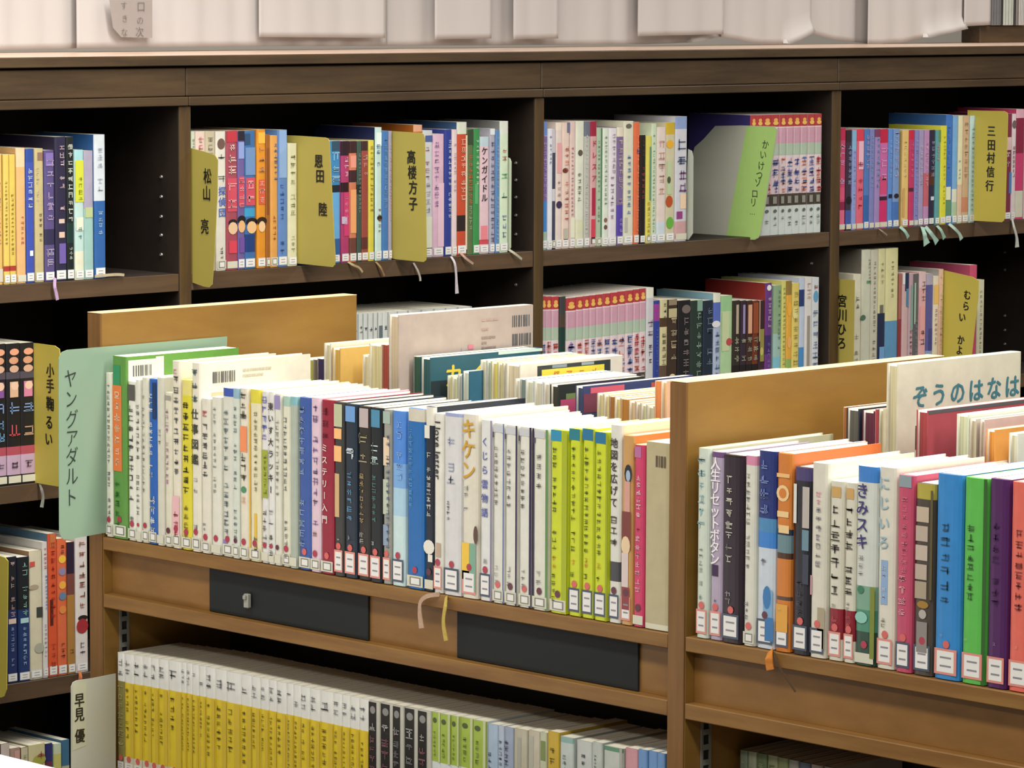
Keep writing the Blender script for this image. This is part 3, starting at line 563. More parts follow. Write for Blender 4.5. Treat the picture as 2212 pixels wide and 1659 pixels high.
M2 = '''
1398.5 1414 622 | c4c4c8 | pale grey | with collage patches | b 0 8 dcdccc; m 16 40 8c7c8c .5 .7; m 44 60 5c4450 .5 .5
1414.5 1427 650 | 2c3c90 | royal blue | with violet top | b 3 18 94388c; m 25 90 5c7cb8 .5 .3
1427.5 1443 648 | c8c094 | olive cream | with dark patches | m 2 18 4c4838 .6 .4; b 16 24 4c3420; m 28 58 6c644c .5 .5; b 58 70 5c4838
1443.5 1466 648 | 3c2c20 | dark brown | with cream brush title | r 0 5 10 90 8c7c64; r 8 16 10 90 b8ac84; m 14 56 b4a488 .6 .55; e 70 50 4 35 dccc9c
1467 1494.5 650 | 181418 | black | with mauve brush title | e 8 60 4 35 6c605c; m 14 90 8c7c7c .6 .4
1495 1520.5 650 | 24342c | bottle green | with grey-green title | r 0 10 50 95 7ca08c; m 10 90 8ca494 .65 .4; C 6c98a0
1521 1542.5 650 | 1c2838 | dark navy | with grey title | m 5 90 6c7c90 .6 .5
1543 1558.5 634 | a8b4cc | white and blue | with cream top | b 0 8 dcdcc8; b 8 28 5468b4; e 27 30 3 60 d8d8dc; m 32 90 5c6c94 .5 .6; C 7ca4b4
1559 1585 640 | a8c898 | leaf green | with yellow tint | b 0 14 94c08c; r 14 50 10 70 bcc89c; e 42 70 3.5 26 b04848
1586 1602 650 | 302820 | black | !first of five black storybooks with cream strips, right of leaf green book, middle rear | r 4 32 40 75 b0a088; m 34 60 a8a890 .5 .7; b 62 78 181414; m 80 92 786c58 .5 .6
1602.5 1615 650 | 302430 | black | !second of five black storybooks on the middle rear shelf | r 4 32 35 75 9484b0; m 34 60 a8a890 .5 .7; b 62 78 181414; m 80 92 786c58 .5 .6
1615.5 1628 650 | 3c241c | black | !third of five black storybooks on the middle rear shelf | r 4 32 20 90 d09c80; m 34 60 a8a890 .5 .7; b 62 78 181414; m 80 92 786c58 .5 .6
1628.5 1641 650 | 6c3018 | black | !fourth of five black storybooks, with russet top, middle rear shelf | r 2 32 5 95 8c4424; m 34 60 a8a890 .5 .7; b 62 78 181414; m 80 92 786c58 .5 .6
1641.5 1654 650 | 342028 | black | !fifth of five black storybooks, with olive patch, middle rear shelf | r 0 40 0 20 b09470; r 28 60 20 90 8c8440; e 50 50 4 30 b8b060
1655 1669 612 | 64347c | dark purple | with white title | e 4 50 2.5 35 e0dcdc; m 10 44 c0acc0 .6 .5; b 44 60 3c2860; m 50 90 8c6cb4 .5 .4; C 8c2c28
1673.5 1690 617 | 98b8b0 | sea-green | | b 0 42 88a480; b 62 78 7cb8c8; m 4 60 607c68 .7 .3
1690.5 1700 607 | ccc870 | pale lime | | m 5 90 a09c50
1700.5 1712 607 | dca440 | golden | with orange character | b 0 12 8c7438; e 24 50 6 40 e8a83c; e 52 50 5 40 e0a860; b 66 80 8cac5c
1712.5 1728 612 | d8c468 | mustard | with pale green marks | m 6 80 b0a458 .5 .6; e 26 40 5 40 dcd48c
1728.5 1740 600 | b8c4d8 | bluish white | with navy triangle | b 10 24 24386c; b 58 80 4888c0
1740.5 1756 600 | d4d0cc | off-white | with brown column | m 4 20 c09c84 .5 .5; r 32 92 30 70 948c80
1756.5 1772 600 | ccd0d4 | white speckled | beside the upright | e 16 50 5 35 5c98bc; m 4 12 8c5448; m 26 88 7c8ca8 .5 .7
'''
M3 = '''
1847 1863.5 593 | d4d0b8 | ivory | right of yellow plate | m 18 30 9c9c90; m 50 90 a09c8c .4 .5
1864 1883.5 540 | c8c8b4 | tall stone | with green curl | m 6 24 787468 .8 .2; r 22 24 50 100 5c946c; e 48 15 2 30 4c6c58; C 6c665c
1884 1900.5 540 | c4c0ac | tall sand | with small titles | m 8 60 8c887c .5 .3; m 64 90 a8a89c .5 .4
1901 1916.5 538 | d0cc9c | tall wheat | with navy foot | m 4 26 b0ac80 .5 .4; r 40 46 20 70 6c6860; b 46 80 1c2848; r 70 80 20 90 6c98c8; b 80 100 d0cca8
1917 1944 537 | d4d09c | thick wheat | with steel blue foot | m 8 36 847c5c .5 .2; b 52 80 5c90b8; b 80 100 d0cca8; C 2a2a28
1944.5 1950 592 | a06058 | brown-red | with narrow spine | b 40 100 8c2c34
1950.5 1964 590 | c8a8a8 | rosy | with navy and white top | r 0 10 0 50 d8d8d8; r 0 16 40 100 1c2c50; r 14 30 60 100 4c7c98; b 88 96 c8cc80
1964.5 1975 592 | b89ca4 | dusty rose | with green line | r 10 50 40 90 7c9c90; m 50 90 7c4c58
1975.5 1986.5 592 | 5c5c60 | charcoal | with white line | r 8 45 5 35 a0b8a8; m 40 90 8c8490
1987 2002.5 588 | d8a4a8 | rose | with black title | b 0 14 d8b8bc; m 8 26 5c5454 .6 .5; r 30 60 10 70 dc9c9c; m 50 66 5c3c44 .5 .5
2003 2018 592 | 545494 | indigo | with pale foot | b 0 10 a8a0b4; r 50 70 40 90 3c3c7c; b 70 80 7c98cc
2018.5 2031 597 | dcd0bc | warm white | with orange marks | r 8 26 10 90 dcb468; m 30 70 b08c8c .5 .4; e 84 50 4 40 a8706c
2031.5 2041 582 | dcb49c | peach dotted | | m 4 90 e8d8bc .5 .6; C a8a49c
2098 2113 573 | c8446c | pink-topped | behind yellow plate | C c85878; b 0 30 c8506c
2113.5 2129 605 | d0ccac | parchment | at the row end | m 10 80 9c9c84 .5 .3; C 605c50
'''
L0 = '''
15 38.5 1205 | 1c2c60 | navy | !left of two navy books on the lowest visible left rear shelf | b 0 42 161820; m 3 48 b89c9c .55 .4; r 49 53 15 85 d8c0b4; m 55 88 8ca4cc .5 .3; Lw
39 64.5 1205 | 1c3468 | navy | !right of two navy books on the lowest visible left rear shelf | b 0 42 161a1e; m 3 48 8cb8ac .55 .4; r 49 53 15 85 a8d0d0; m 55 88 9cb8dc .5 .3; Lw
65 92.5 1192 | d4ccb0 | cream | with red mark and dark square | r 8 12 0 40 c85048; r 44 52 50 100 3c4038; e 28 30 2 40 a89c84; e 76 70 4 40 a8a898; C 8c6848; Lw
93 104.5 1172 | d8d4d0 | white | with red and blue lettering | m 4 20 c84848; m 24 50 5060c0 .7 .5; m 60 88 a89098; Lw
105 124.5 1154 | d4542c | red-orange | with maroon title | r 0 10 20 80 c06c3c; m 5 60 a82c1c .5 .5; r 46 64 15 50 501c14; m 76 94 b03c24; C 5c7c94; Lw
125 145.5 1165 | d86840 | orange | with flower-like title | m 4 12 501c18 .5 .4; e 15 50 3 40 e8b840; e 24 50 3 40 8c80a0; e 34 50 3 38 e8a840; e 42 50 3 40 607c98; e 52 50 3 38 d88440; m 76 88 5c2018 .5 .4; Lw
146 162.5 1172 | a87838 | ochre | with plum top | b 0 24 281830; b 24 40 744038; m 80 86 5c3c20; Lw
163 190 1160 | dcd4d0 | white | with brown brush title and red ball | m 2 54 94503c .5 .45; e 60 55 2 40 201814; e 66 50 5.5 48 a02830; m 77 88 3c3c3c .5 .4; Lw
'''
# ------------------------------------------------------------------ setting
def struct(name, a, b, mat):
    o = boxobj(name, a, b, mat, None, 0); o['kind'] = 'structure'; return o
struct('floor', (-5.2, -2.2, -.05), (1.6, 7.2, 0), M_FLOOR)
struct('wall_left', (-5.3, -2.2, 0), (-5.2, 7.2, 2.8), M_WALL)

# ------------------------------------------------------------------ rear bookcase (runs along Y, faces +X)
XF, XR = -4.198, -4.50
rear = root('wall_bookcase', (XF, 4.2, 0), 'long dark brown wooden bookcase under the white paper sheets', 'bookcase')
UP_Y = [(2.735, 2.757), (3.452, 3.474), (4.178, 4.199), (4.898, 4.922), (5.622, 5.645), (6.34, 6.363)]
for y0, y1 in UP_Y:
    u = boxobj('upright', (XR, y0, 0), (XF-.002, y1, 1.331), M_DARK_SHADED, rear, .0004)  # core darkened to paint bay shade, front strip keeps the lighter wood
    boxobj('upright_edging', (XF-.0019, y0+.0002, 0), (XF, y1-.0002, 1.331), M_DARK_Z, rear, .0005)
boxobj('back_panel', (XR-.008, 2.735, .02), (XR, 6.363, 1.40), M_DARK_SHADED, rear, 0)
for i in range(len(UP_Y)-1):
    y0, y1 = UP_Y[i][1]+.0005, UP_Y[i+1][0]-.0005
    for z0, z1 in ((1.0625, 1.088), (.780, .805), (.497, .523), (.215, .2405), (.02, .09)):
        boxobj('shelf_board', (XR+.001, y0, z0), (XF-.004, y1, z1), M_DARK_SHADED, rear, .0004)  # board colour carries painted shade behind the lighter front strip
        boxobj('shelf_edging', (XF-.0039, y0, z0+.0002), (XF-.002, y1, z1-.0002), M_DARK_EDGE, rear, .0005)
    ya, yb = UP_Y[i][0]+.011, UP_Y[i+1][0]+.0105
    c = boxobj('cornice_board', (XF-.02, ya+.0006, 1.345), (XF+.003, yb, 1.3865), M_DARK_Y, rear)
    boxobj('cornice_lip', (XF-.02, ya+.0006+.004, 1.3315), (XF+.0045, yb+.004, 1.3445), M_DARK_Y, rear, .001)
boxobj('top_slab', (XR-.008, 2.735, 1.3895), (XF+.010, 6.363, 1.404), M_DARK_Y, rear, .001)
boxobj('top_lit_skin', (XR-.007, 2.736, 1.4041), (XF+.0095, 6.362, 1.4046), M_DARK_TOP_LIT, rear, 0)  # added pale skin painting the overhead light on the slab
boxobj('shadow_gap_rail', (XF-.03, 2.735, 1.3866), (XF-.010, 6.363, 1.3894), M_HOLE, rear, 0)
def pin(X, Y, z, par):
    m = MB(); n = 8; r = .0026
    ring = [(r*math.cos(k*2*math.pi/n), r*math.sin(k*2*math.pi/n)) for k in range(n)]
    for k in range(n):
        a, b_ = ring[k], ring[(k+1) % n]
        m.quad([(a[0], 0, a[1]), (b_[0], 0, b_[1]), (b_[0]*.75, -.002, b_[1]*.75), (a[0]*.75, -.002, a[1]*.75)])
        m.quad([(0, -.0012, 0), (a[0]*.75, -.002, a[1]*.75), (b_[0]*.75, -.002, b_[1]*.75)])
    o = m.build('shelf_pin_socket', M_PIN, par); o.location = Vector((X, Y, z))-par.location
for px, ys, Yp in ((349, (382, 425, 468, 508, 550), 3.452), (1115, (352, 389, 426, 465, 506, 615), 4.178), (1754, (569,), 4.898), (2171, (545, 583, 682, 713, 743), 5.622)):
    for y in ys:
        p = onY(px, y, Yp); pin(p.x, Yp-.0001, p.z, rear)
for zz in (1.12, 1.155, 1.19): pin(-4.44, 3.4519, zz, rear)

# ------------------------------------------------------------------ front double-sided unit (runs along X, faces -Y)
Y0, Y1 = 2.88, 3.31
front = root('low_bookcase', (-2.68, Y0, 0), 'low double-sided oak veneer bookcase in front of dark bookcase', 'bookcase')
PN = [(-3.684, -3.658), (-2.689, -2.665), (-1.69, -1.664)]
for i, (x0, x1) in enumerate(PN):
    m = MB(); cx_ = (x0+x1)/2
    boxobj('divider_panel', (x0, Y0+.002, 0), (x1, Y1, 1.0975 if i == 0 else 1.0885), M_OAK_SIDE, front, .0008)
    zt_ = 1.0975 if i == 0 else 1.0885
    boxobj('top_glare_strip', (x0, Y0, zt_+.0001), (x1, Y1, zt_+.0011), M_OAK_TOP_GLARE, front, .0003)  # added thin strip, its pale colour stands in for glare on the panel top
    boxobj('panel_edging', (x0+.0002, Y0, 0), (x1-.0002, Y0+.0019, 1.097 if i == 0 else 1.088), M_OAK_Z, front, .0004)

for i in range(2):
    x0, x1 = PN[i][1]+.0004, PN[i+1][0]-.0004
    boxobj('shelf_board', (x0, Y0+.001, .8015), (x1, Y1-.001, .8175), M_OAK_X, front, .001)
    boxobj('lower_rail', (x0, Y0+.001, .7285), (x1, Y1-.001, .7455), M_OAK_X, front, .001)
    boxobj('kick_board', (x0, Y0+.016, .7457), (x1, Y0+.022, .8013), M_OAK_BACK, front, 0)
    boxobj('bottom_shelf', (x0, Y0+.004, .505), (x1, Y1-.001, .522), M_OAK_X, front, .001)
    boxobj('plinth', (x0, Y0+.01, 0), (x1, Y1-.01, .08), M_OAK_X, front, .001)
    boxobj('centre_partition', (x0, 3.088, .08), (x1, 3.094, .7283), M_DARK_SHADED, front, 0)
    # slotted steel standard on the inside of each panel
    sp = onX(257, 1330, x0).y, onX(277, 1330, x0).y
    st = MB(); ya, yb = sp if i == 0 else (onX(1513, 1560, x0).y, onX(1534, 1560, x0).y)
    yb = max(yb, ya+.014)
    st.box((0, 0, 0), (.002, .003, .20)); st.box((0, yb-ya-.003, 0), (.002, yb-ya, .20))
    k = 0
    while k*.0165 < .2:
        st.box((0, .003, k*.0165), (.002, yb-ya-.003, k*.0165+.006)); k += 1
    o = st.build('shelf_standard', M_STEEL, front); o.location = Vector((x0+.0001, ya, .526))-front.location
    bb = MB(); bb.box((0, .003, .001), (.0004, yb-ya-.003, .2)); q = bb.build('slot_recess', M_HOLE, o); q.location = (0, 0, 0)
# black boards on the kick board
YK = Y0+.0155
for n_, (xa, xb, lab) in enumerate(((456, 799, 'black magnetic board on left part of oak kick board, with grey clip'), (991, 1383, 'black magnetic board on right part of oak kick board, beside middle post'))):
    a, b_ = onY(xa, 1300, YK).x, onY(xb, 1300, YK).x
    m = MB(); m.box((a-(a+b_)/2, -.002, 0), (b_-(a+b_)/2, .0012, .0552), None, .0006)
    o = m.build('magnetic_board', M_BLACK); o.location = ((a+b_)/2, YK-.001, .746); tag(o, lab, 'board', 'black boards on the kick board')
p = onY(540, 1312, YK-.003); m = MB(); m.box((-.0042, -.006, 0), (.0042, 0, .017), None, .001); m.box((-.0025, -.009, .0105), (.0025, -.006, .0155), None, .0008)
o = m.build('paper_clip', flat('grey_clip', '9a9a90', .4)); o.location = (p.x, YK-.0042, p.z); tag(o, 'small grey clip stuck on left black board', 'clip')

# ------------------------------------------------------------------ books on the shelves
row(F1, 'Y', YF, ZF, 'upper front shelf', 'books on the upper front shelf', .0025)
row(F2, 'Y', YF, ZF, 'right front shelf', 'books on the right front shelf', .0025)
row(T0, 'X', XB, ZT, 'top rear left bay', 'books in the top left bay of the dark bookcase', hard=False)
row(T1, 'X', XB, ZT, 'top rear second bay', 'books in the top second bay of the dark bookcase', hard=False)
row(T2, 'X', XB, ZT, 'top rear third bay', 'books in the top third bay of the dark bookcase', hard=False)
row(T3, 'X', XB, ZT, 'top rear right bay', 'books in the top right bay of the dark bookcase', hard=False)
row(M2, 'X', XB, ZM, 'middle rear shelf', 'books in the middle third bay of the dark bookcase', hard=False)
row(M3, 'X', XB, ZM, 'middle rear right bay', 'books in the middle right bay of the dark bookcase', hard=False)
row(L0, 'X', XB, ZL, 'lowest rear shelf', 'books in the lower left bay of the dark bookcase', hard=False)
def series(edges, ytops, axis, plane, zb, label, group, base, printer, D=None, hard=False, n0=0, wk=None):
    for k in range(len(edges)-1):
        x0, x1 = edges[k], edges[k+1]; yt = ytops(x0)
        if axis == 'Y': p0, p1 = onY(x0, yt, plane), onY(x1, yt, plane); T = p1.x-p0.x; loc = Vector(((p0.x+p1.x)/2, plane+random.uniform(0, .002), zb))
        else: p0, p1 = onX(x0, yt, plane), onX(x1, yt, plane); T = p1.y-p0.y; loc = Vector((plane-random.uniform(0, .002), (p0.y+p1.y)/2, zb))
        H = p0.z-zb
        make_book(T-.0003, H, D or H*.7, base, printer(k), uniq(label.replace('#', ORD[k+n0])), group, loc, 0 if axis == 'Y' else math.pi/2, hard=hard, seed=k*13+int(x0), key=f'series:{int(x0)}')
PB = ['5c5ca0', 'c86058', '4464a0', 'd07858', 'c85c50', '5a78b0', '7c6cb4', 'd8785c', 'c4485c', '4c70a8']
def zor(k):
    if k == 0 : return 'C 3a326c; ' + zor(5)
    c1, c2 = PB[(k*3+1) % 10], PB[(k*7+4) % 10]
    return f'b 0 10 b0383e; e 4.5 50 1.6 26 e0a850; e 7 50 1.7 34 e4b45c; b 11 24 c898aa; b 24 34 a9bca6; r 12 33 4 10 e0ccd4; m 34 52 {c1} .5 1.0; m 36 54 {c2} .45 .9; m 52 66 {c2} .5 1.0; m 53 66 {c1} .6 .7; b 66 76 4a4038; r 68 74 20 70 8c8c80; b 76 100 ccd4d0; e 80 50 1.4 22 5c6460; m 84 93 7c8480 .5 .4'
def z_top(pts):
    def f(x):
        for (a, ya), (b_, yb) in zip(pts, pts[1:]):
            if x <= b_ or (b_, yb) == pts[-1]: return ya+(yb-ya)*(x-a)/(b_-a)
    return f
series(T2S, z_top([(1624, 249), (1777, 245.5)]), 'X', XB, ZT, '# volume of red-topped pink comedy series beside the green plate, top rear shelf', 'pink comedy series on the top rear shelf', 'dcc8cc', zor)
series(M2A, z_top([(1170, 641), (1210, 641)]), 'X', XB, ZM, '# volume of red-topped pink series left of dark green book, middle rear shelf', 'pink comedy series left of the dark green book', 'dcc8cc', zor)
row('1210.5 1223.5 641 | 17372e | dark green | between two pink series | C 3c3c3c; b 0 14 3a3c3c; b 14 24 4c3c30', 'X', XB, ZM, 'middle rear shelf', 'books in the middle third bay of the dark bookcase', hard=False)
series(M2B, z_top([(1224, 645), (1398, 622)]), 'X', XB, ZM, '# volume of red-topped pink series right of dark green book, middle rear shelf', 'pink comedy series right of the dark green book', 'dcc8cc', zor)
series(M1S, z_top([(690, 682), (775, 678), (1020, 662)]), 'X', XB, ZM, '# white comic behind the big pinkish picture book, middle rear second bay', 'white comics behind the big picture book', 'c8ccc8', lambda k: f'm 9 15 30343a .5 .6; m 20 88 {["6c7480", "8c9494", "5c646c"][k%3]} .5 .45; r 0 100 88 100 9aa0a0' if k != 8 else 'r 10 40 10 90 5c686c; m 44 90 8c9494 .5 .4')
# dark-spined manga at the left edge
def mg(k):
    t = ['6c9cc8', 'c8505c', 'b08c74'][k]
    return f'e 6 55 2.4 34 d89878; e 12 50 2.6 34 c89070; e 18 52 2.6 34 c8a088; b 20 25 4a4450; r 27 38 20 80 {["7c4c90","d0a888","c87898"][k]}; e 30 55 3 28 dcb8a0; m 38 53 7c98c8 .5 .75; m 53 70 {t} .5 .75; b 73 79 a84858; b 79 93 b89cb4; m 81 91 4c3c50 .5 .45; Lp'
series([-15, 15, 45, 76], z_top([(-15, 745), (76, 740)]), 'X', XB, ZM, '# black-spined comic with pink foot at the left frame edge, middle rear shelf', 'black-spined comics at the left edge', '141218', mg)
# low row beside the white table
row('''
-20 2 1597 | 8c7c88 | mauve |
3 22 1608 | c8b8b0 | buff | with brown edge | m 10 60 8c6c5c; C 5c4438
23 46 1618 | a88c80 | pale brown | | r 2 20 40 90 c89c90
47 62 1616 | c8c0a0 | cream | | m 5 60 7c9c6c; C 4c3c2c
63 99 1611 | d0c898 | yellowish | with leaf pattern | e 12 60 4 40 a8a848; m 4 40 9c5c40 .7 .4
100 116 1608 | 2c2c6c | deep blue | with red foot | b 14 60 6c2c40; C 2c5c50
117 134 1608 | c8d4b4 | pale mint | with yellow foot | b 8 50 c8c470; C a8ccc4
135 152 1600 | 3c6c8c | teal | under grey plate | b 20 60 b8b490
'''.replace('|\n', '| |\n'), 'X', XB, ZLL, 'bottom rear left shelf', 'books on the bottom left rear shelf', hard=False)

# lower front shelf: yellow series and the rest
YB = 2.892
u1 = [385, 435, 500, 560, 620, 675, 740, 830, 865, 905, 950, 995, 1060, 1140, 1240, 1315, 1375, 1430, 1485, 1555, 1600, 1655, 1720, 1790, 1880, 1940, 1995, 2060, 2125]
e1 = [130+u/3.197 for u in u1]
tf = z_top([(250, 1409), (385, 1429), (795, 1512), (1436, 1630)])
def yel(k):
    if k == 0: return 'b 24 100 8c8444; m 3 22 7c8080 .5 .6; m 26 88 b8b070 .5 .6; Lwo'
    a = 'r 25 100 %d 100 d6b834' % random.choice((60, 66, 72))
    return f'b 24.5 88 e6ca28; {a}; m 5 18 85858a .4 .5; m 28 {random.choice((58,66,72))} 6a5c20 .35 .3; r 88 100 0 100 d0c8b0; Lwo'
series(e1, tf, 'Y', YB, ZF0, '# from left of white-topped yellow paperbacks on the lower front shelf', 'white-topped yellow paperbacks', 'e8e8e0', yel)
x8 = lambda L: [760+u/2.989 for u in L]
series(x8([103, 175, 260, 330, 420, 505]), tf, 'Y', YB, ZF0, '# of five black-fronted paperbacks with grey edges on the lower front shelf', 'black paperbacks on the lower front shelf', 'c4c2b4', lambda k: f'r 1 100 6 74 1c1a18; e 7 42 3 24 8c8c88; m 14 26 b0aca8 .4 .5; m 26 100 {"8a5a64" if k in (0,1,4) else "7a7a7c"} .4 .45')
series(x8([506, 565, 635, 690, 775, 865]), tf, 'Y', YB, ZF0, '# of five lime-topped white paperbacks on the lower front shelf', 'lime-topped paperbacks on the lower front shelf', 'dce2e0', lambda k: f'b 0 37 a4bc48; r 0 37 80 100 c4cc9c; e 6 40 2 22 4c5c34; m 14 33 5c7434 .4 .25; m 42 100 5c5c6c .4 .3')
row('''
1050 1072.5 1563 | a8bcd0 | light blue | with navy title | m 20 100 2c3c58 .3 .3
1073 1086 1567 | b4c0d0 | paler blue | with small navy title | m 10 100 3c4c6c .5 .5
1086.5 1106 1570 | 9ca8bc | blue grey | with dark title | m 8 60 3c3c5c .3 .4; e 90 30 3 20 b03c4c
1107 1136 1573 | bcb6a0 | beige | with plain face | r 6 30 30 60 a8a698
1137 1163 1577 | c4bca8 | cream beige | | r 4 30 10 50 b0b0a0
1164 1179 1581 | c0c4a8 | white and green | with green squares | r 6 20 20 90 7c8c54; r 40 56 20 80 50583c
1180 1205 1579 | c8a838 | mustard | with dark title squares | m 10 24 3c3418 .5 .4; m 30 60 8c7028 .5 .4; r 66 100 0 100 b0b8a8
1207 1236 1590 | c0cac4 | white | with grey-green title | b 0 4 8cb0a8; m 12 60 4c544c .4 .25
1243 1276 1598 | c4c8c4 | white | with long dark title | m 8 70 4c5050 .5 .25
1277 1299 1602 | bcc2bc | off-white | with thin title | m 8 60 5c645c .4 .2
1302 1344 1610 | c0c4bc | thick white | with dark green title | b 0 3 5c8c6c; m 16 60 343c38 .35 .3; r 0 100 86 100 a8a8a0
1347 1375 1615 | cc949c | dusty pink | | e 20 40 6 14 a85c64
1376.5 1396.5 1618 | 6c94c4 | mid blue | !first of three blue paperbacks at the right end of the lower front shelf | e 20 50 8 24 242c5c; e 60 50 8 20 342c3c
1397 1417 1622 | 6c94c4 | mid blue | !second of three blue paperbacks at the right end of the lower front shelf | e 20 50 8 24 242c5c; e 60 50 8 20 342c3c
1417.5 1435 1626 | 6c94c4 | mid blue | !third of three blue paperbacks at the right end, against the middle post | e 20 50 8 24 242c5c; e 60 50 8 20 342c3c
'''.replace('|\n', '| |\n'), 'Y', YB, ZF0, 'lower front shelf', 'paperbacks on the lower front shelf', hard=False)
row('''
1597 1614 1619 | 8c9c84 | mossy grey | with pale marks | m 5 90 c0c8a8
1614.5 1633 1622 | b0b89c | sage white | | m 5 90 788468
1633.5 1655 1626 | 788c64 | sage green | | m 5 90 b8c09c
1655.5 1678 1630 | a8b088 | olive cream | | m 5 90 6c7c54
1678.5 1701 1635 | 94a070 | light olive | | m 5 90 c8c8a8
1701.5 1724 1640 | a8a89c | warm grey | | m 5 90 7c7c74
1724.5 1750 1645 | 5c6c84 | slate blue | | m 5 90 94a0b0
1750.5 1775 1650 | a89c94 | taupe | | m 5 90 74706c
1775.5 1800 1655 | 8c8884 | grey brown | | m 5 90 b0a8a0
'''.replace('| |', '| |'), 'Y', 2.96, ZF0, 'lower right shelf', 'paperbacks on the lower right shelf', hard=False)

# ------------------------------------------------------------------ books shelved from the far side: their fore-edges face us
def back_row(data, where, group):
    prev = None
    for ln in data.strip().split('\n'):
        a, base, look, prints = [s.strip() for s in ln.split('|')]
        x0, x1, yt, yn, D = [float(q) for q in a.split()]
        p0, p1 = onY(x0, yt, yn), onY(x1, yt, yn); T = p1.x-p0.x-.0003; H = p0.z-ZF
        lab = uniq(f'{look}, ' + (f'right of {prev}, ' if prev else '') + where)
        prev = ' '.join(look.split()[:3])
        make_book(T, H, D, base, prints, lab, group, Vector(((p0.x+p1.x)/2, yn+D, ZF)), 0, flip=True, hard='B;' not in prints, seed=int(x0))
back_row('''
604 644 778 3.15 .14 | d8d0b8 | cream-covered book seen from its fore-edge | S 0 100 0 100 d0c49c
645 651 777 3.15 .14 | 9c3c24 | thin rust-brown book | B; C 9c3c24
651.5 660 777 3.15 .14 | dc8454 | thin orange book | B; C dc8454
660.5 676 776 3.15 .14 | b4b864 | thin yellow-green book | B; C b4b864
676.5 685 776 3.15 .14 | 74685c | thin grey-brown book | B; C 74685c
685.5 699 774 3.15 .14 | 382c5c | thin dark purple book | B; C 382c5c
700 715 741 3.11 .18 | dcd4c0 | white picture book with bright top |
718 736 751 3.11 .16 | d4ac5c | tan-covered book with white pages | C d4ac5c
783 797 766 3.13 .16 | dcd4b8 | low cream book |
797.5 825 742 3.11 .17 | d8d0ac | thick cream book | C d8d0ac
825.5 838 744 3.11 .17 | a4483c | slim red-brown book | B; C a4483c
840 862 679 3.068 .232 | c4b4a8 | large pinkish white picture book with barcodes | C b0a096; K 4 9 83 97; M 4 6 60 84 b0948c 1; M 8 10 60 76 a88c84 1; M 11.5 18 60 78 8c7c74 3; K 12 17 83 97; S 15 17 50 54 c87888; S 16 18 45 48 a8a09c
893 908 769 3.085 .19 | 2c5448 | dark green narrow book | B; C 2c5448
909 931 771 3.085 .19 | 2a5a68 | teal picture book with yellow katakana title | C 2a5a68; S 12 60 0 34 1c2c34; T 10 13 10 90 d8c040 カイロの; S 0 1.5 60 100 c8dcd0; S 18 60 20 40 1c1820
966.5 975.5 811 3.10 .15 | d8d09c | thin low cream book |
976 988.5 814 3.10 .15 | ccd0b4 | pale green-white book |
989 998.5 808 3.10 .15 | a8b4bc | thin grey-blue book |
999 1015 801 3.10 .15 | c8d8dc | bluish white book with teal cover | C 2c6078; S 16 60 20 60 1c2430
1038 1051 777 3.12 .15 | d8d8cc | white fore-edged book |
1051.5 1061 779 3.12 .15 | a8b8b8 | blue-grey slim book |
1061.5 1075 781 3.12 .15 | d8cc74 | yellow-edged book | C d8cc74
1075.5 1086 783 3.12 .15 | d0c898 | pale straw book |
1086.5 1093 784 3.12 .17 | d0ccb0 | very thin straw-white book |
1093.5 1124 785 3.12 .18 | d8cfc0 | book with yellow title panel framed in black | C d8cfc0; S 1.5 40 16 86 2c3434; S 1.7 3.2 30 44 7c8c98; S 1.7 3.2 58 70 8c98a0; S 3.6 40 20 80 dccc44; T 7 4.6 28 76 c87830 経アニメ
1112.5 1124.5 818 3.10 .15 | d8d8d0 | low white book |
1125 1134.5 819 3.10 .15 | 7c9098 | thin slate-blue book | B; C 7c9098
1135 1153 821 3.10 .15 | d0d8d0 | mint-white book |
1153.5 1174 823 3.10 .15 | d4d4d0 | soft white book |
1174.5 1188 826 3.10 .15 | d4d0cc | plain white book |
1188.5 1207 830 3.10 .15 | 3c3c38 | white-edged book with dark fruit cover | C 2c302c; S 0 60 30 70 3a2c3c; S 8 60 2 24 b04868; S 5 8 8 20 6c7c4c
1243 1261 833 3.09 .19 | 3a4a78 | book with navy and red flower cover | C 34406c; S 1 5 6 36 c8586c; S 4 14 0 24 6c3448; S 1.5 4 60 78 a85048; S 2 5 80 90 5c6ca4
1290 1304 849 3.09 .16 | d0c8a0 | low straw book |
1304.5 1316 852 3.09 .16 | dccca0 | low cream-tan book |
1316.5 1327 856 3.09 .16 | a8703c | low brown book | B; C a8703c
1327.5 1341 858 3.09 .16 | d8c890 | low wheat book | C d8c890
1341.5 1358 861 3.09 .16 | b8803c | low amber-brown book | B; C b8803c
1358.5 1373 865 3.09 .16 | d4bca0 | low sandy book |
1373.5 1384 869 3.09 .16 | c8b8a8 | low beige book |
1384.5 1397 872 3.09 .16 | ccccb4 | low sage-white book |
1397.5 1413 876 3.09 .16 | c8ccb8 | low greenish book |
1415 1427.5 822 3.06 .21 | dc8450 | orange book | B; C dc8450
1428 1442 822 3.06 .21 | e0b494 | peach book against middle divider |
''', 'far side, left', 'books on the far side of the low bookcase, left')
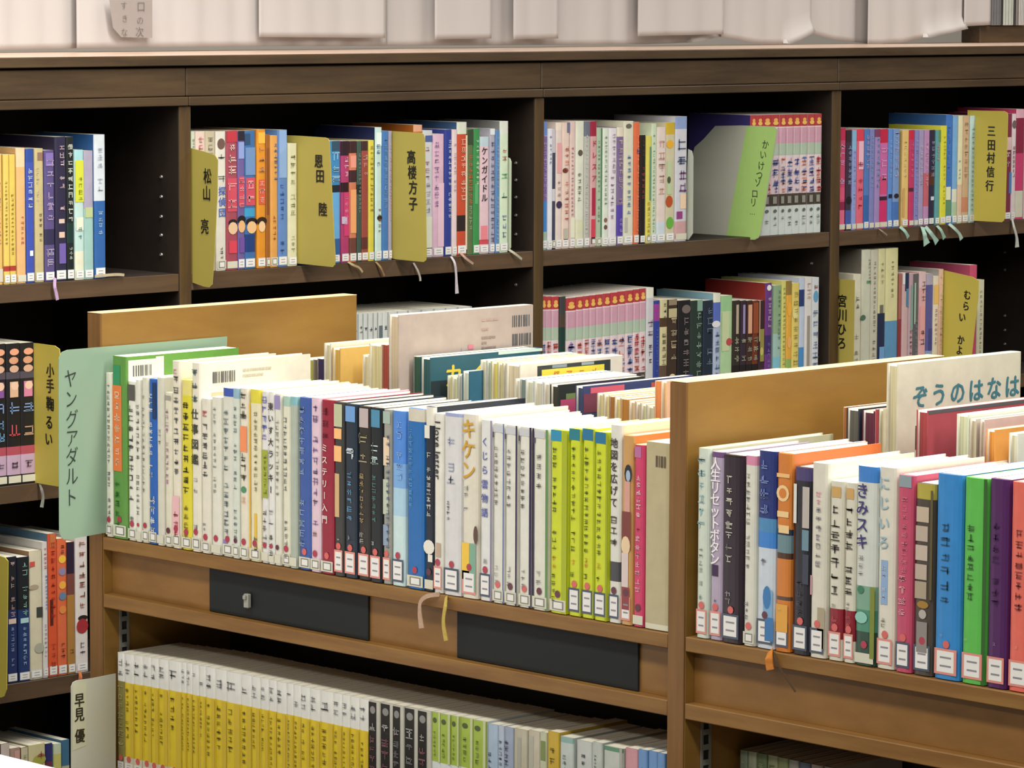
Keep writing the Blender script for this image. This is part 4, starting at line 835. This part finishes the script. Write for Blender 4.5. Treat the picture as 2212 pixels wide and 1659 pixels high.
back_row('''
1822 1829 879 3.08 .17 | 9c5c20 | thin rust book by divider panel | B; C 9c5c20
1829.5 1857 881 3.08 .17 | 5c5c5c | grey-edged book with slate cover | C 2c3440
1863 1890 886 3.08 .17 | 5c2440 | khaki-edged book with plum cover | C 5c1c3c
1890.5 1898 883 3.08 .17 | a83c50 | thin crimson book | B; C a83c50
1899 1909.5 883 3.08 .17 | c0b89c | khaki-white slim book |
1916 1941 785 3.085 .215 | ccc8b4 | large off-white picture book with teal hiragana title | C ccc8b4; T 13 9.5 10 99 3c7480 ぞうのはなは; S 24 33 14 26 2c3420; S 26 56 20 40 2c3424; S 26 30 16 20 c8ccb4
1980 2006 885 3.05 .21 | 9c3c48 | maroon picture book with black figure | C 9c3c48; S 0 1.5 0 100 4c4c50; S 10 60 24 40 2a1824; S 8 14 26 32 2a1824; S 6 60 38 44 3c2c34
2067 2094 894 3.06 .20 | ccd4c4 | white book with small blue mark |
2094.5 2110 904 3.06 .20 | c0b8a8 | beige-edged book |
2117 2128 906 3.06 .20 | c4b4b0 | white book with lavender cover | C c4aca8
2131 2151 927 3.04 .20 | d08c3c | orange-covered book by frame edge | C cc8c40
2180 2200 935 3.04 .20 | c8ccc4 | grey-white book past the orange one |
''', 'far side, right', 'books on the far side of the low bookcase, right')

# ------------------------------------------------------------------ separator plates
def plate(name, pts, axis, plane, th, mat, label, cat, group, text=None, panels=()):
    # a rigid sheet cut to its outline and set upright between books
    P = [onY(x, y, plane) if axis == 'Y' else onX(x, y, plane) for x, y in pts]
    base = Vector((sum(p.x for p in P)/len(P), sum(p.y for p in P)/len(P), min(p.z for p in P)))
    m = MB(); n = len(P); off = Vector((0, th, 0)) if axis == 'Y' else Vector((-th, 0, 0))
    F = [p-base for p in P]; Bk = [p-base+off for p in P]
    m.quad(F, None); m.quad(list(reversed(Bk)), None)
    for k in range(n): m.quad([F[k], Bk[k], Bk[(k+1) % n], F[(k+1) % n]])
    o = m.build(name, mat); o.location = base; tag(o, label, cat, group)
    for nm, q, c in panels:
        b = MB(); nrm = Vector((0, -1, 0)) if axis == 'Y' else Vector((1, 0, 0))
        b.quad([(onY(x, y, plane) if axis == 'Y' else onX(x, y, plane))-base+nrm*.0003 for x, y in q], rgb(c)); b.build(nm, M_PRINT, o)
    if text:
        t = MB()
        for s_, cxp, cyp, sz, col, bold, wk in text:
            c = (onY(cxp, cyp, plane) if axis == 'Y' else onX(cxp, cyp, plane))-base
            if axis == 'Y': fn = lambda u, z: (u, -.0007, z); cu = c.x
            else: fn = lambda u, z: (.0007, u, z); cu = c.y
            put_glyph(t, s_, fn, cu, c.z, sz, rgb(col), rot=(s_ == 'ー'), bold=bold, wk=wk)
        t.build('lettering', M_PRINT, o)
    return o
M_YEL = flat('yellow_plastic_plate', 'a89a48', .55, .06, 20)
M_YEL2 = flat('bright_yellow_plate', 'c4b44c', .55, .06, 20)
M_GRN = flat('pale_green_plastic_plate', '859e88', .4, .05, 12)
M_GREY = flat('grey_steel_plate', 'b0b0a2', .5, .06, 12)
def col_text(chars, xs, ys, sz, bold=.03, wk=1, col='1c1a12'):
    return [(c, x, y, sz, col, bold, wk) for c, x, y in zip(chars, xs, ys)]
Yp = lambda x, y: onX(x, y, XB).y
plate('separator_plate', [(412, 320), (440, 327), (464, 335), (470, 345), (469, 420), (462, 560), (458, 615), (452, 621), (440, 619), (412, 609)], 'Y', Yp(412, 580)+.0005, .0012, M_YEL, 'yellow plate lettered 松山 亮 beside the second dark upright, top rear shelf', 'separator', 'lettered yellow plates', col_text('松山亮', (449, 447, 443), (380, 417, 489), .0235, .02, .8))
plate('separator_plate', [(612, 292), (640, 293), (702, 297), (709, 300), (711, 306), (724, 560), (723, 572), (719, 577), (652, 570), (632, 568)], 'Y', Yp(646, 575), .0012, M_YEL, 'yellow plate lettered 恩田 陸 between cream book and cyan picture book', 'separator', None, col_text('恩田陸', (689, 692, 698), (348, 380, 452), .021, .03, .95))
plate('separator_plate', [(832, 282), (860, 284), (908, 287), (915, 290), (917, 298), (921, 550), (920, 562), (915, 566), (855, 560), (838, 556)], 'Y', Yp(850, 565), .0012, M_YEL, 'yellow plate lettered 高楼方子 in front of orange book, top rear shelf', 'separator', None, col_text('高楼方子', (889, 891, 893, 893), (339, 372, 405, 440), .022, .03, .9))
plate('separator_plate', [(2090, 238), (2120, 239), (2168, 240), (2175, 243), (2177, 250), (2171, 470), (2168, 477), (2164, 480), (2103, 477), (2088, 474)], 'Y', Yp(2103, 478), .0012, M_YEL2, 'bright yellow plate lettered 三田村信行 in the top right rear bay', 'separator', None, col_text('三田村信行', (2142, 2142, 2141, 2140, 2138), (283, 313, 341, 371, 401), .021, .03, .9))
plate('separator_plate', [(1809, 603), (1846, 605), (1843, 780), (1841, 1005), (1807, 1000)], 'Y', Yp(1809, 800), .0012, M_YEL, 'yellow plate lettered 宮川ひろ beside the fourth dark upright, middle rear shelf', 'separator', None, col_text('宮川ひろ', (1820, 1821, 1819, 1819), (650, 680, 711, 741), .023, .03, .9))
plate('separator_plate', [(2030, 582), (2052, 587), (2100, 598), (2114, 606), (2113, 640), (2098, 775), (2080, 960), (2030, 950)], 'Y', Yp(2040, 790), .0012, M_YEL2, 'yellow plate lettered むらい かよ in the middle right rear bay', 'separator', None, col_text('むらいかよ', (2090, 2087, 2079, 2076, 2073), (637, 661, 685, 734, 756), .0185, .03, .9))
plate('separator_plate', [(70, 741), (82, 742), (118, 747), (128, 754), (133, 800), (133, 1045), (125, 1051), (77, 1043), (68, 1042)], 'Y', Yp(77, 1043), .0012, M_YEL2, 'yellow plate lettered 小手鞠るい right of black-spined comics', 'separator', None, col_text('小手鞠るい', (109, 109, 109, 107, 106), (800, 834, 872, 912, 948), .0215, .03, .85))
plate('separator_plate', [(-25, 1195), (10, 1204), (17, 1212), (14, 1490), (9, 1504), (2, 1507), (-25, 1500)], 'Y', Yp(-10, 1480), .0012, M_YEL2, 'yellow plate cut by the left frame edge, left of navy books', 'separator', None)
zc = onX(1618, 520, XB).y
plate('separator_plate', [(1496, 335), (1500, 318), (1520, 300), (1545, 272), (1600, 271), (1673, 273), (1679, 279), (1677, 296), (1643, 506), (1638, 514), (1630, 518), (1560, 517), (1492, 514), (1496, 420)], 'Y', zc, .0012, M_GREY, 'grey plate with light green strip lettered かいけつゾロリ, leaning in a gap', 'separator', None,
      col_text('かいけつゾロリ', (1654, 1649, 1645, 1641, 1638, 1631, 1628), (312, 334, 358, 378, 394, 418, 437), .0165, .006, .95, '37402a') + [('…', 1626, 457, .013, '37402a', .0, 1)], [('green_strip', [(1568, 516), (1630, 517), (1637, 513), (1642, 505), (1676, 296), (1678, 279), (1672, 274), (1613, 272)], 'a2c470')])
plate('separator_plate', [(1486, 322), (1494, 326), (1497, 340), (1496, 505), (1487, 518), (1478, 516)], 'Y', onX(1487.5, 510, XB).y, .0012, flat('clear_grey_plastic', 'a8aca0', .4), 'small grey bookend right of the tall white comic book', 'bookend', None)
plate('separator_plate', [(1096, 340), (1101, 342), (1104, 350), (1103, 535), (1100, 541), (1094, 541)], 'Y', onX(1101.5, 510, XB).y, .0012, flat('pale_green_plastic', 'b4c0a8', .4), 'thin pale bookend right of pale green book, second top rear bay', 'bookend', None)
plate('separator_plate', [(129, 1150), (127, 800), (128, 775), (134, 761), (146, 756), (300, 743), (491, 727), (489, 800), (489, 1000), (480, 1128), (221, 1152), (150, 1165), (138, 1166), (132, 1160)], 'X', -3.6545, .0015, M_GRN, 'large pale green plate lettered ヤングアダルト at the left end of front books', 'separator', None,
      col_text('ヤングアダルト', (152, 153, 155, 155, 155, 155, 153), (817, 861, 905, 946, 986, 1028, 1074), .0255, -.006, .8, '22302a'))
plate('separator_plate', [(154, 1700), (154, 1484), (158, 1474), (166, 1470), (200, 1465), (250, 1455), (250, 1700)], 'X', -3.6285, .0012, M_GREY, 'grey plate with paper label lettered 早見 優 beside the yellow paperbacks', 'separator', None,
      col_text('早見優', (171, 171, 172), (1512, 1543, 1589), .0185, .03, .85), [('paper_label', [(157, 1476), (187, 1472), (186, 1610), (156, 1622)], 'b4b49c')])

# ------------------------------------------------------------------ ribbon bookmarks: part of the book they hang from
def ribbon(wherekey, pts, w, col, front_row, tassel=0, out=.006):
    cands = [(abs(int(k.split(':')[1])-pts[0][0]), k) for k in BOOKS if k.startswith(wherekey)]
    bk = BOOKS[min(cands)[1]]
    P = []
    for i, (x, y) in enumerate(pts):
        o_ = -.001 if i == 0 else out*min(1, i)
        P.append(onY(x, y, Y0-o_) if front_row else onX(x, y, XF+o_))
    ax = Vector((1, 0, 0)) if front_row else Vector((0, 1, 0)); nn = Vector((0, -1, 0)) if front_row else Vector((1, 0, 0))
    m = MB(); c = rgb(col); S3 = []
    for i in range(len(P)-1):
        for s_ in range(4):
            a = s_/4; p0 = P[max(i-1, 0)]; p3 = P[min(i+2, len(P)-1)]; p1, p2 = P[i], P[i+1]
            S3.append(.5*((2*p1)+(p2-p0)*a+(2*p0-5*p1+4*p2-p3)*a*a+(3*p1-p0-3*p2+p3)*a**3))
    S3.append(P[-1]); n = len(S3)
    for i in range(n-1):
        d = (S3[min(i+1, n-1)]-S3[max(i-1, 0)]).normalized(); d2 = (S3[min(i+2, n-1)]-S3[i]).normalized()
        wa = w*(1+tassel*max(0, (i/n-.6))*2.4); wb = w*(1+tassel*max(0, ((i+1)/n-.6))*2.4)
        sa = d.cross(nn).normalized()*wa/2; sb = d2.cross(nn).normalized()*wb/2
        q = [S3[i]-sa, S3[i]+sa, S3[i+1]+sb, S3[i+1]-sb]; t = nn*.0006
        m.quad([v+t for v in q], c); m.quad([v-t for v in reversed(q)], c)
        m.quad([q[0]-t, q[0]+t, q[3]+t, q[3]-t], c); m.quad([q[1]+t, q[1]-t, q[2]-t, q[2]+t], c)
    o = m.build('ribbon_bookmark', M_CLOTH)
    bpy.context.view_layer.update()
    o.parent = bk; o.matrix_parent_inverse = Matrix.LocRotScale(bk.location, bk.rotation_euler, None).inverted()
    return o
T_, F_ = 'top rear', 'upper front'
ribbon('top rear left', [(119, 600), (118, 618), (121, 632), (124, 648)], .005, 'b898bc', False)
ribbon('top rear left', [(205, 597), (235, 594), (255, 593), (268, 594)], .004, 'b8a888', False, out=.002)
ribbon('top rear second', [(752, 566), (762, 572), (775, 578), (783, 588)], .0035, 'a8946c', False)
ribbon('top rear second', [(812, 566), (822, 578), (830, 596)], .0035, '8c6c48', False)
ribbon('top rear second', [(893, 568), (902, 584), (907, 598), (908, 607)], .0035, 'c0b8ac', False)
ribbon('top rear second', [(974, 554), (982, 568), (985, 590), (986, 612), (987, 634)], .004, 'c8c0c8', False, .9)
ribbon('top rear second', [(994, 546), (1006, 558), (1022, 570)], .004, 'a88c7c', False)
ribbon('top rear second', [(1100, 540), (1112, 548), (1127, 560)], .004, 'a8a48c', False)
ribbon('top rear right', [(1944, 490), (1955, 500), (1962, 513)], .006, '90b0a4', False, .5)
ribbon('top rear right', [(1992, 490), (1997, 505), (1999, 516), (2002, 528)], .010, 'a0c4b4', False, 1.0)
ribbon('top rear right', [(1999, 490), (2010, 503), (2018, 514), (2024, 524)], .008, '98b8ac', False, .8)
ribbon('top rear right', [(2024, 488), (2033, 498), (2040, 515)], .006, '8cac9c', False, .8)
ribbon('top rear right', [(2050, 484), (2062, 494), (2072, 505), (2077, 517)], .006, 'a0b8ac', False, .8)
ribbon('top rear right', [(2186, 472), (2190, 490), (2196, 512), (2197, 534)], .006, 'c0c0b8', False, 1.1)
ribbon('top rear right', [(1898, 494), (1906, 500), (1916, 508)], .003, '8c7468', False)
ribbon('series:-', [(86, 1046), (90, 1058), (93, 1075), (90, 1096)], .004, '9c9c94', False, .5)
ribbon('lowest rear', [(172, 1450), (174, 1462), (172, 1476)], .006, 'b86838', False)
ribbon('upper front', [(950, 1284), (925, 1287), (909, 1300), (907, 1325), (911, 1357)], .005, 'bc9c84', True, .8)
ribbon('upper front', [(964, 1288), (962, 1310), (958, 1345), (964, 1384)], .005, 'c0a850', True, .4)
ribbon('right front', [(1664, 1405), (1661, 1420), (1662, 1435), (1664, 1447)], .010, 'cc7c28', True)
ribbon('right front', [(1668, 1405), (1676, 1424), (1690, 1452), (1718, 1494)], .0018, '50381c', True)

# ------------------------------------------------------------------ white paper sheets standing on the dark bookcase
XS = -4.46
def paper(x0, x1, ybot, label, X=XS, top=1.66, folds=None, lift=(), seed=0, tint=None):
    # pleated sheet standing on its lower edge; folds are real undulations
    rnd = random.Random(seed); y0 = onX(x0, 100, X).y; y1 = onX(x1, 95, X).y
    nseg = max(6, int((y1-y0)/.006)); nz = 10; mid = Vector((X, (y0+y1)/2, 1.4048))
    fs = [(rnd.uniform(0, 6.28), rnd.uniform(8, 60), rnd.uniform(.0012, .004)) for _ in range(3)]
    m = MB(); zt = top; V = []
    for j in range(nz+1):
        for i in range(nseg+1):
            y = y0+(y1-y0)*i/nseg; px = x0+(x1-x0)*i/nseg
            zb = onX(px, ybot(px), X).z; zb = max(zb, 1.4049)
            z = zb+(zt-zb)*(j/nz)**1.4
            d = sum(a*(abs(math.sin(f*y+ph))**1.3-.5) for ph, f, a in fs)
            curl = .012*max(0, 1-(z-zb)/.02) if any(a <= px <= b for a, b in lift) else 0
            V.append((X+d+curl-mid.x, y-mid.y, z-mid.z))
    n0 = nseg+1; m.v = V[:]; cnt = len(V)
    m.v += [(x-.0008, y, z) for x, y, z in V]
    def ad(f): m.f.append(f); m.c.append((1, 1, 1, 1)); m.m.append(0)
    for j in range(nz):
        for i in range(nseg):
            a = j*n0+i; ad((a, a+1, a+n0+1, a+n0)); ad((cnt+a+n0, cnt+a+n0+1, cnt+a+1, cnt+a))
    for i in range(nseg): ad((i, cnt+i, cnt+i+1, i+1))
    for j in range(nz):
        a = j*n0; ad((a, a+n0, cnt+a+n0, cnt+a)); a += nseg; ad((a, cnt+a, cnt+a+n0, a+n0))
    o = m.build('paper_sheet', tint or M_SHEET, None, True); o.location = mid
    return tag(o, label, 'paper', 'white paper sheets along the top of the dark bookcase')
def curve(pts): return z_top(pts)
paper(-60, 172, curve([(-60, 110), (172, 104)]), 'white paper sheet at the far left on top of dark bookcase', seed=1, X=-4.475)
sh = paper(168, 832, curve([(168, 104), (500, 100), (832, 99)]), 'long white paper sheet with grey handwriting on top of dark bookcase', seed=2, X=-4.455)
paper(836, 1562, curve([(836, 99), (1380, 96), (1480, 92), (1562, 76)]), 'long plain white paper sheet in the middle, right corner curling up', seed=3, X=-4.465, lift=((1480, 1562),))
paper(1558, 1752, curve([(1558, 80), (1640, 95), (1700, 95), (1715, 88), (1752, 68)]), 'short creased white paper sheet right of the curling corner', seed=4, X=-4.45, lift=((1690, 1752),))
paper(1750, 1880, curve([(1750, 72), (1800, 86), (1880, 95)]), 'folded white paper sheet with raised lower edge, right of creased sheet', seed=5, X=-4.47)
paper(1876, 2080, curve([(1876, 96), (1945, 92), (2000, 80), (2080, 62)]), 'bright white paper sheet whose lower edge rises to the right', seed=6, X=-4.44, lift=((1990, 2080),))
paper(2080, 2139, curve([(2080, 57), (2139, 54)]), 'narrow white paper sheet beside the grey striped booklets', seed=7, X=-4.435)
# inner white sheets hanging lower in front: visible double edges
paper(560, 830, curve([(560, 80), (830, 82)]), 'white paper flap hanging over the sheet with handwriting', seed=8, X=-4.438)
paper(940, 1060, curve([(940, 85), (1060, 83)]), 'narrow white paper flap over the middle long sheet', seed=9, X=-4.445)
paper(1108, 1205, curve([(1108, 85), (1205, 83)]), 'second white paper flap over the middle long sheet, left of centre fold', seed=10, X=-4.446)
paper(1380, 1560, curve([(1380, 78), (1560, 74)]), 'white paper flap just left of the curling corner', seed=11, X=-4.442)
# handwriting on the sheet
hw = MB()
for ch, x, y, sz in (('口', 305, 14, .017), ('の', 303, 44, .014), ('次', 302, 69, .017), ('す', 268, 12, .013), ('き', 270, 40, .013), ('な', 269, 70, .014)):
    c = onX(x, y, -4.437); put_glyph(hw, ch, lambda u, z: (0, u, z), c.y-sh.location.y, c.z-sh.location.z, sz, rgb('5e5856'), bold=-.012)
o = hw.build('handwriting', M_PRINT, sh); o.location = (-4.437-sh.location.x, 0, 0)
q = MB(); pp = [onX(x, y, -4.4385) for x, y in ((236, 0), (329, 0), (329, 82), (262, 80), (244, 60))]
q.quad([p-sh.location for p in reversed(pp)], rgb('948b87')); q.build('note_patch', M_PRINT, sh)
# striped booklets at the right end and the wooden block under them
bl = onX(2112, 92, -4.45); br = onX(2290, 92, -4.45)
zz = onX(2160, 55, -4.44).z
blk = boxobj('wooden_block', (-4.49, bl.y, 1.4048), (-4.445, br.y, zz-.0006), M_DARK_Y, None, .001)
tag(blk, 'dark brown wooden block under the grey booklets at the right end', 'block')
prevx = 2142
for k, (w, c, lab) in enumerate(((20, '6c6c6e', 'dark grey booklet standing right of the white sheets'), (5, '2c2c2c', 'thin black booklet between grey and pale booklets'), (22, 'b4b8b0', 'pale grey booklet right of thin black booklet'), (6, '3c3a3a', 'thin charcoal booklet right of pale grey booklet'), (6, '8c8480', 'thin brown-grey booklet near the top right frame edge'), (12, 'bcb8b4', 'light booklet cut by the top right frame edge'))):
    a, b_ = onX(prevx, 50, -4.44).y, onX(prevx+w, 50, -4.44).y; prevx += w
    m = MB(); m.box((-.04, -(b_-a)/2+.0003, 0), (0, (b_-a)/2-.0003, .15), rgb(c), .0008)
    for s_ in range(3):
        yy = -(b_-a)/2*.6+(b_-a)*.3*s_; m.quad([(.0003, yy, .001), (.0003, yy+.0006, .001), (.0003, yy+.0006, .149), (.0003, yy, .149)], rgb('3c3c40'))
    o = m.build('booklet', M_COVER); o.location = (-4.44, (a+b_)/2, zz); tag(o, lab, 'booklet', 'booklets at the top right')

# ------------------------------------------------------------------ white table at the lower left corner
tb = root('reading_table', (-3.95, 2.3, 0), 'glossy white table top at the lower left corner, before the dark bookcase', 'table')
ye = onZ(0, 1626, .6).y
def tpart(nm, a, b_, mat, bev): return boxobj(nm, a, b_, mat, tb, bev)
tpart('table_top', (-4.1, ye-.9, .572), (-2.95, ye, .60), M_TABLE, .006)
for xx in (-4.05, -3.05):
    for yy in (ye-.85, ye-.09): tpart('leg', (xx, yy, 0), (xx+.04, yy+.04, .5715), M_TABLE, .003)
print('OBJECTS', len(bpy.data.objects), 'BOOKS', sum(1 for o in bpy.data.objects if o.name.startswith('book')))
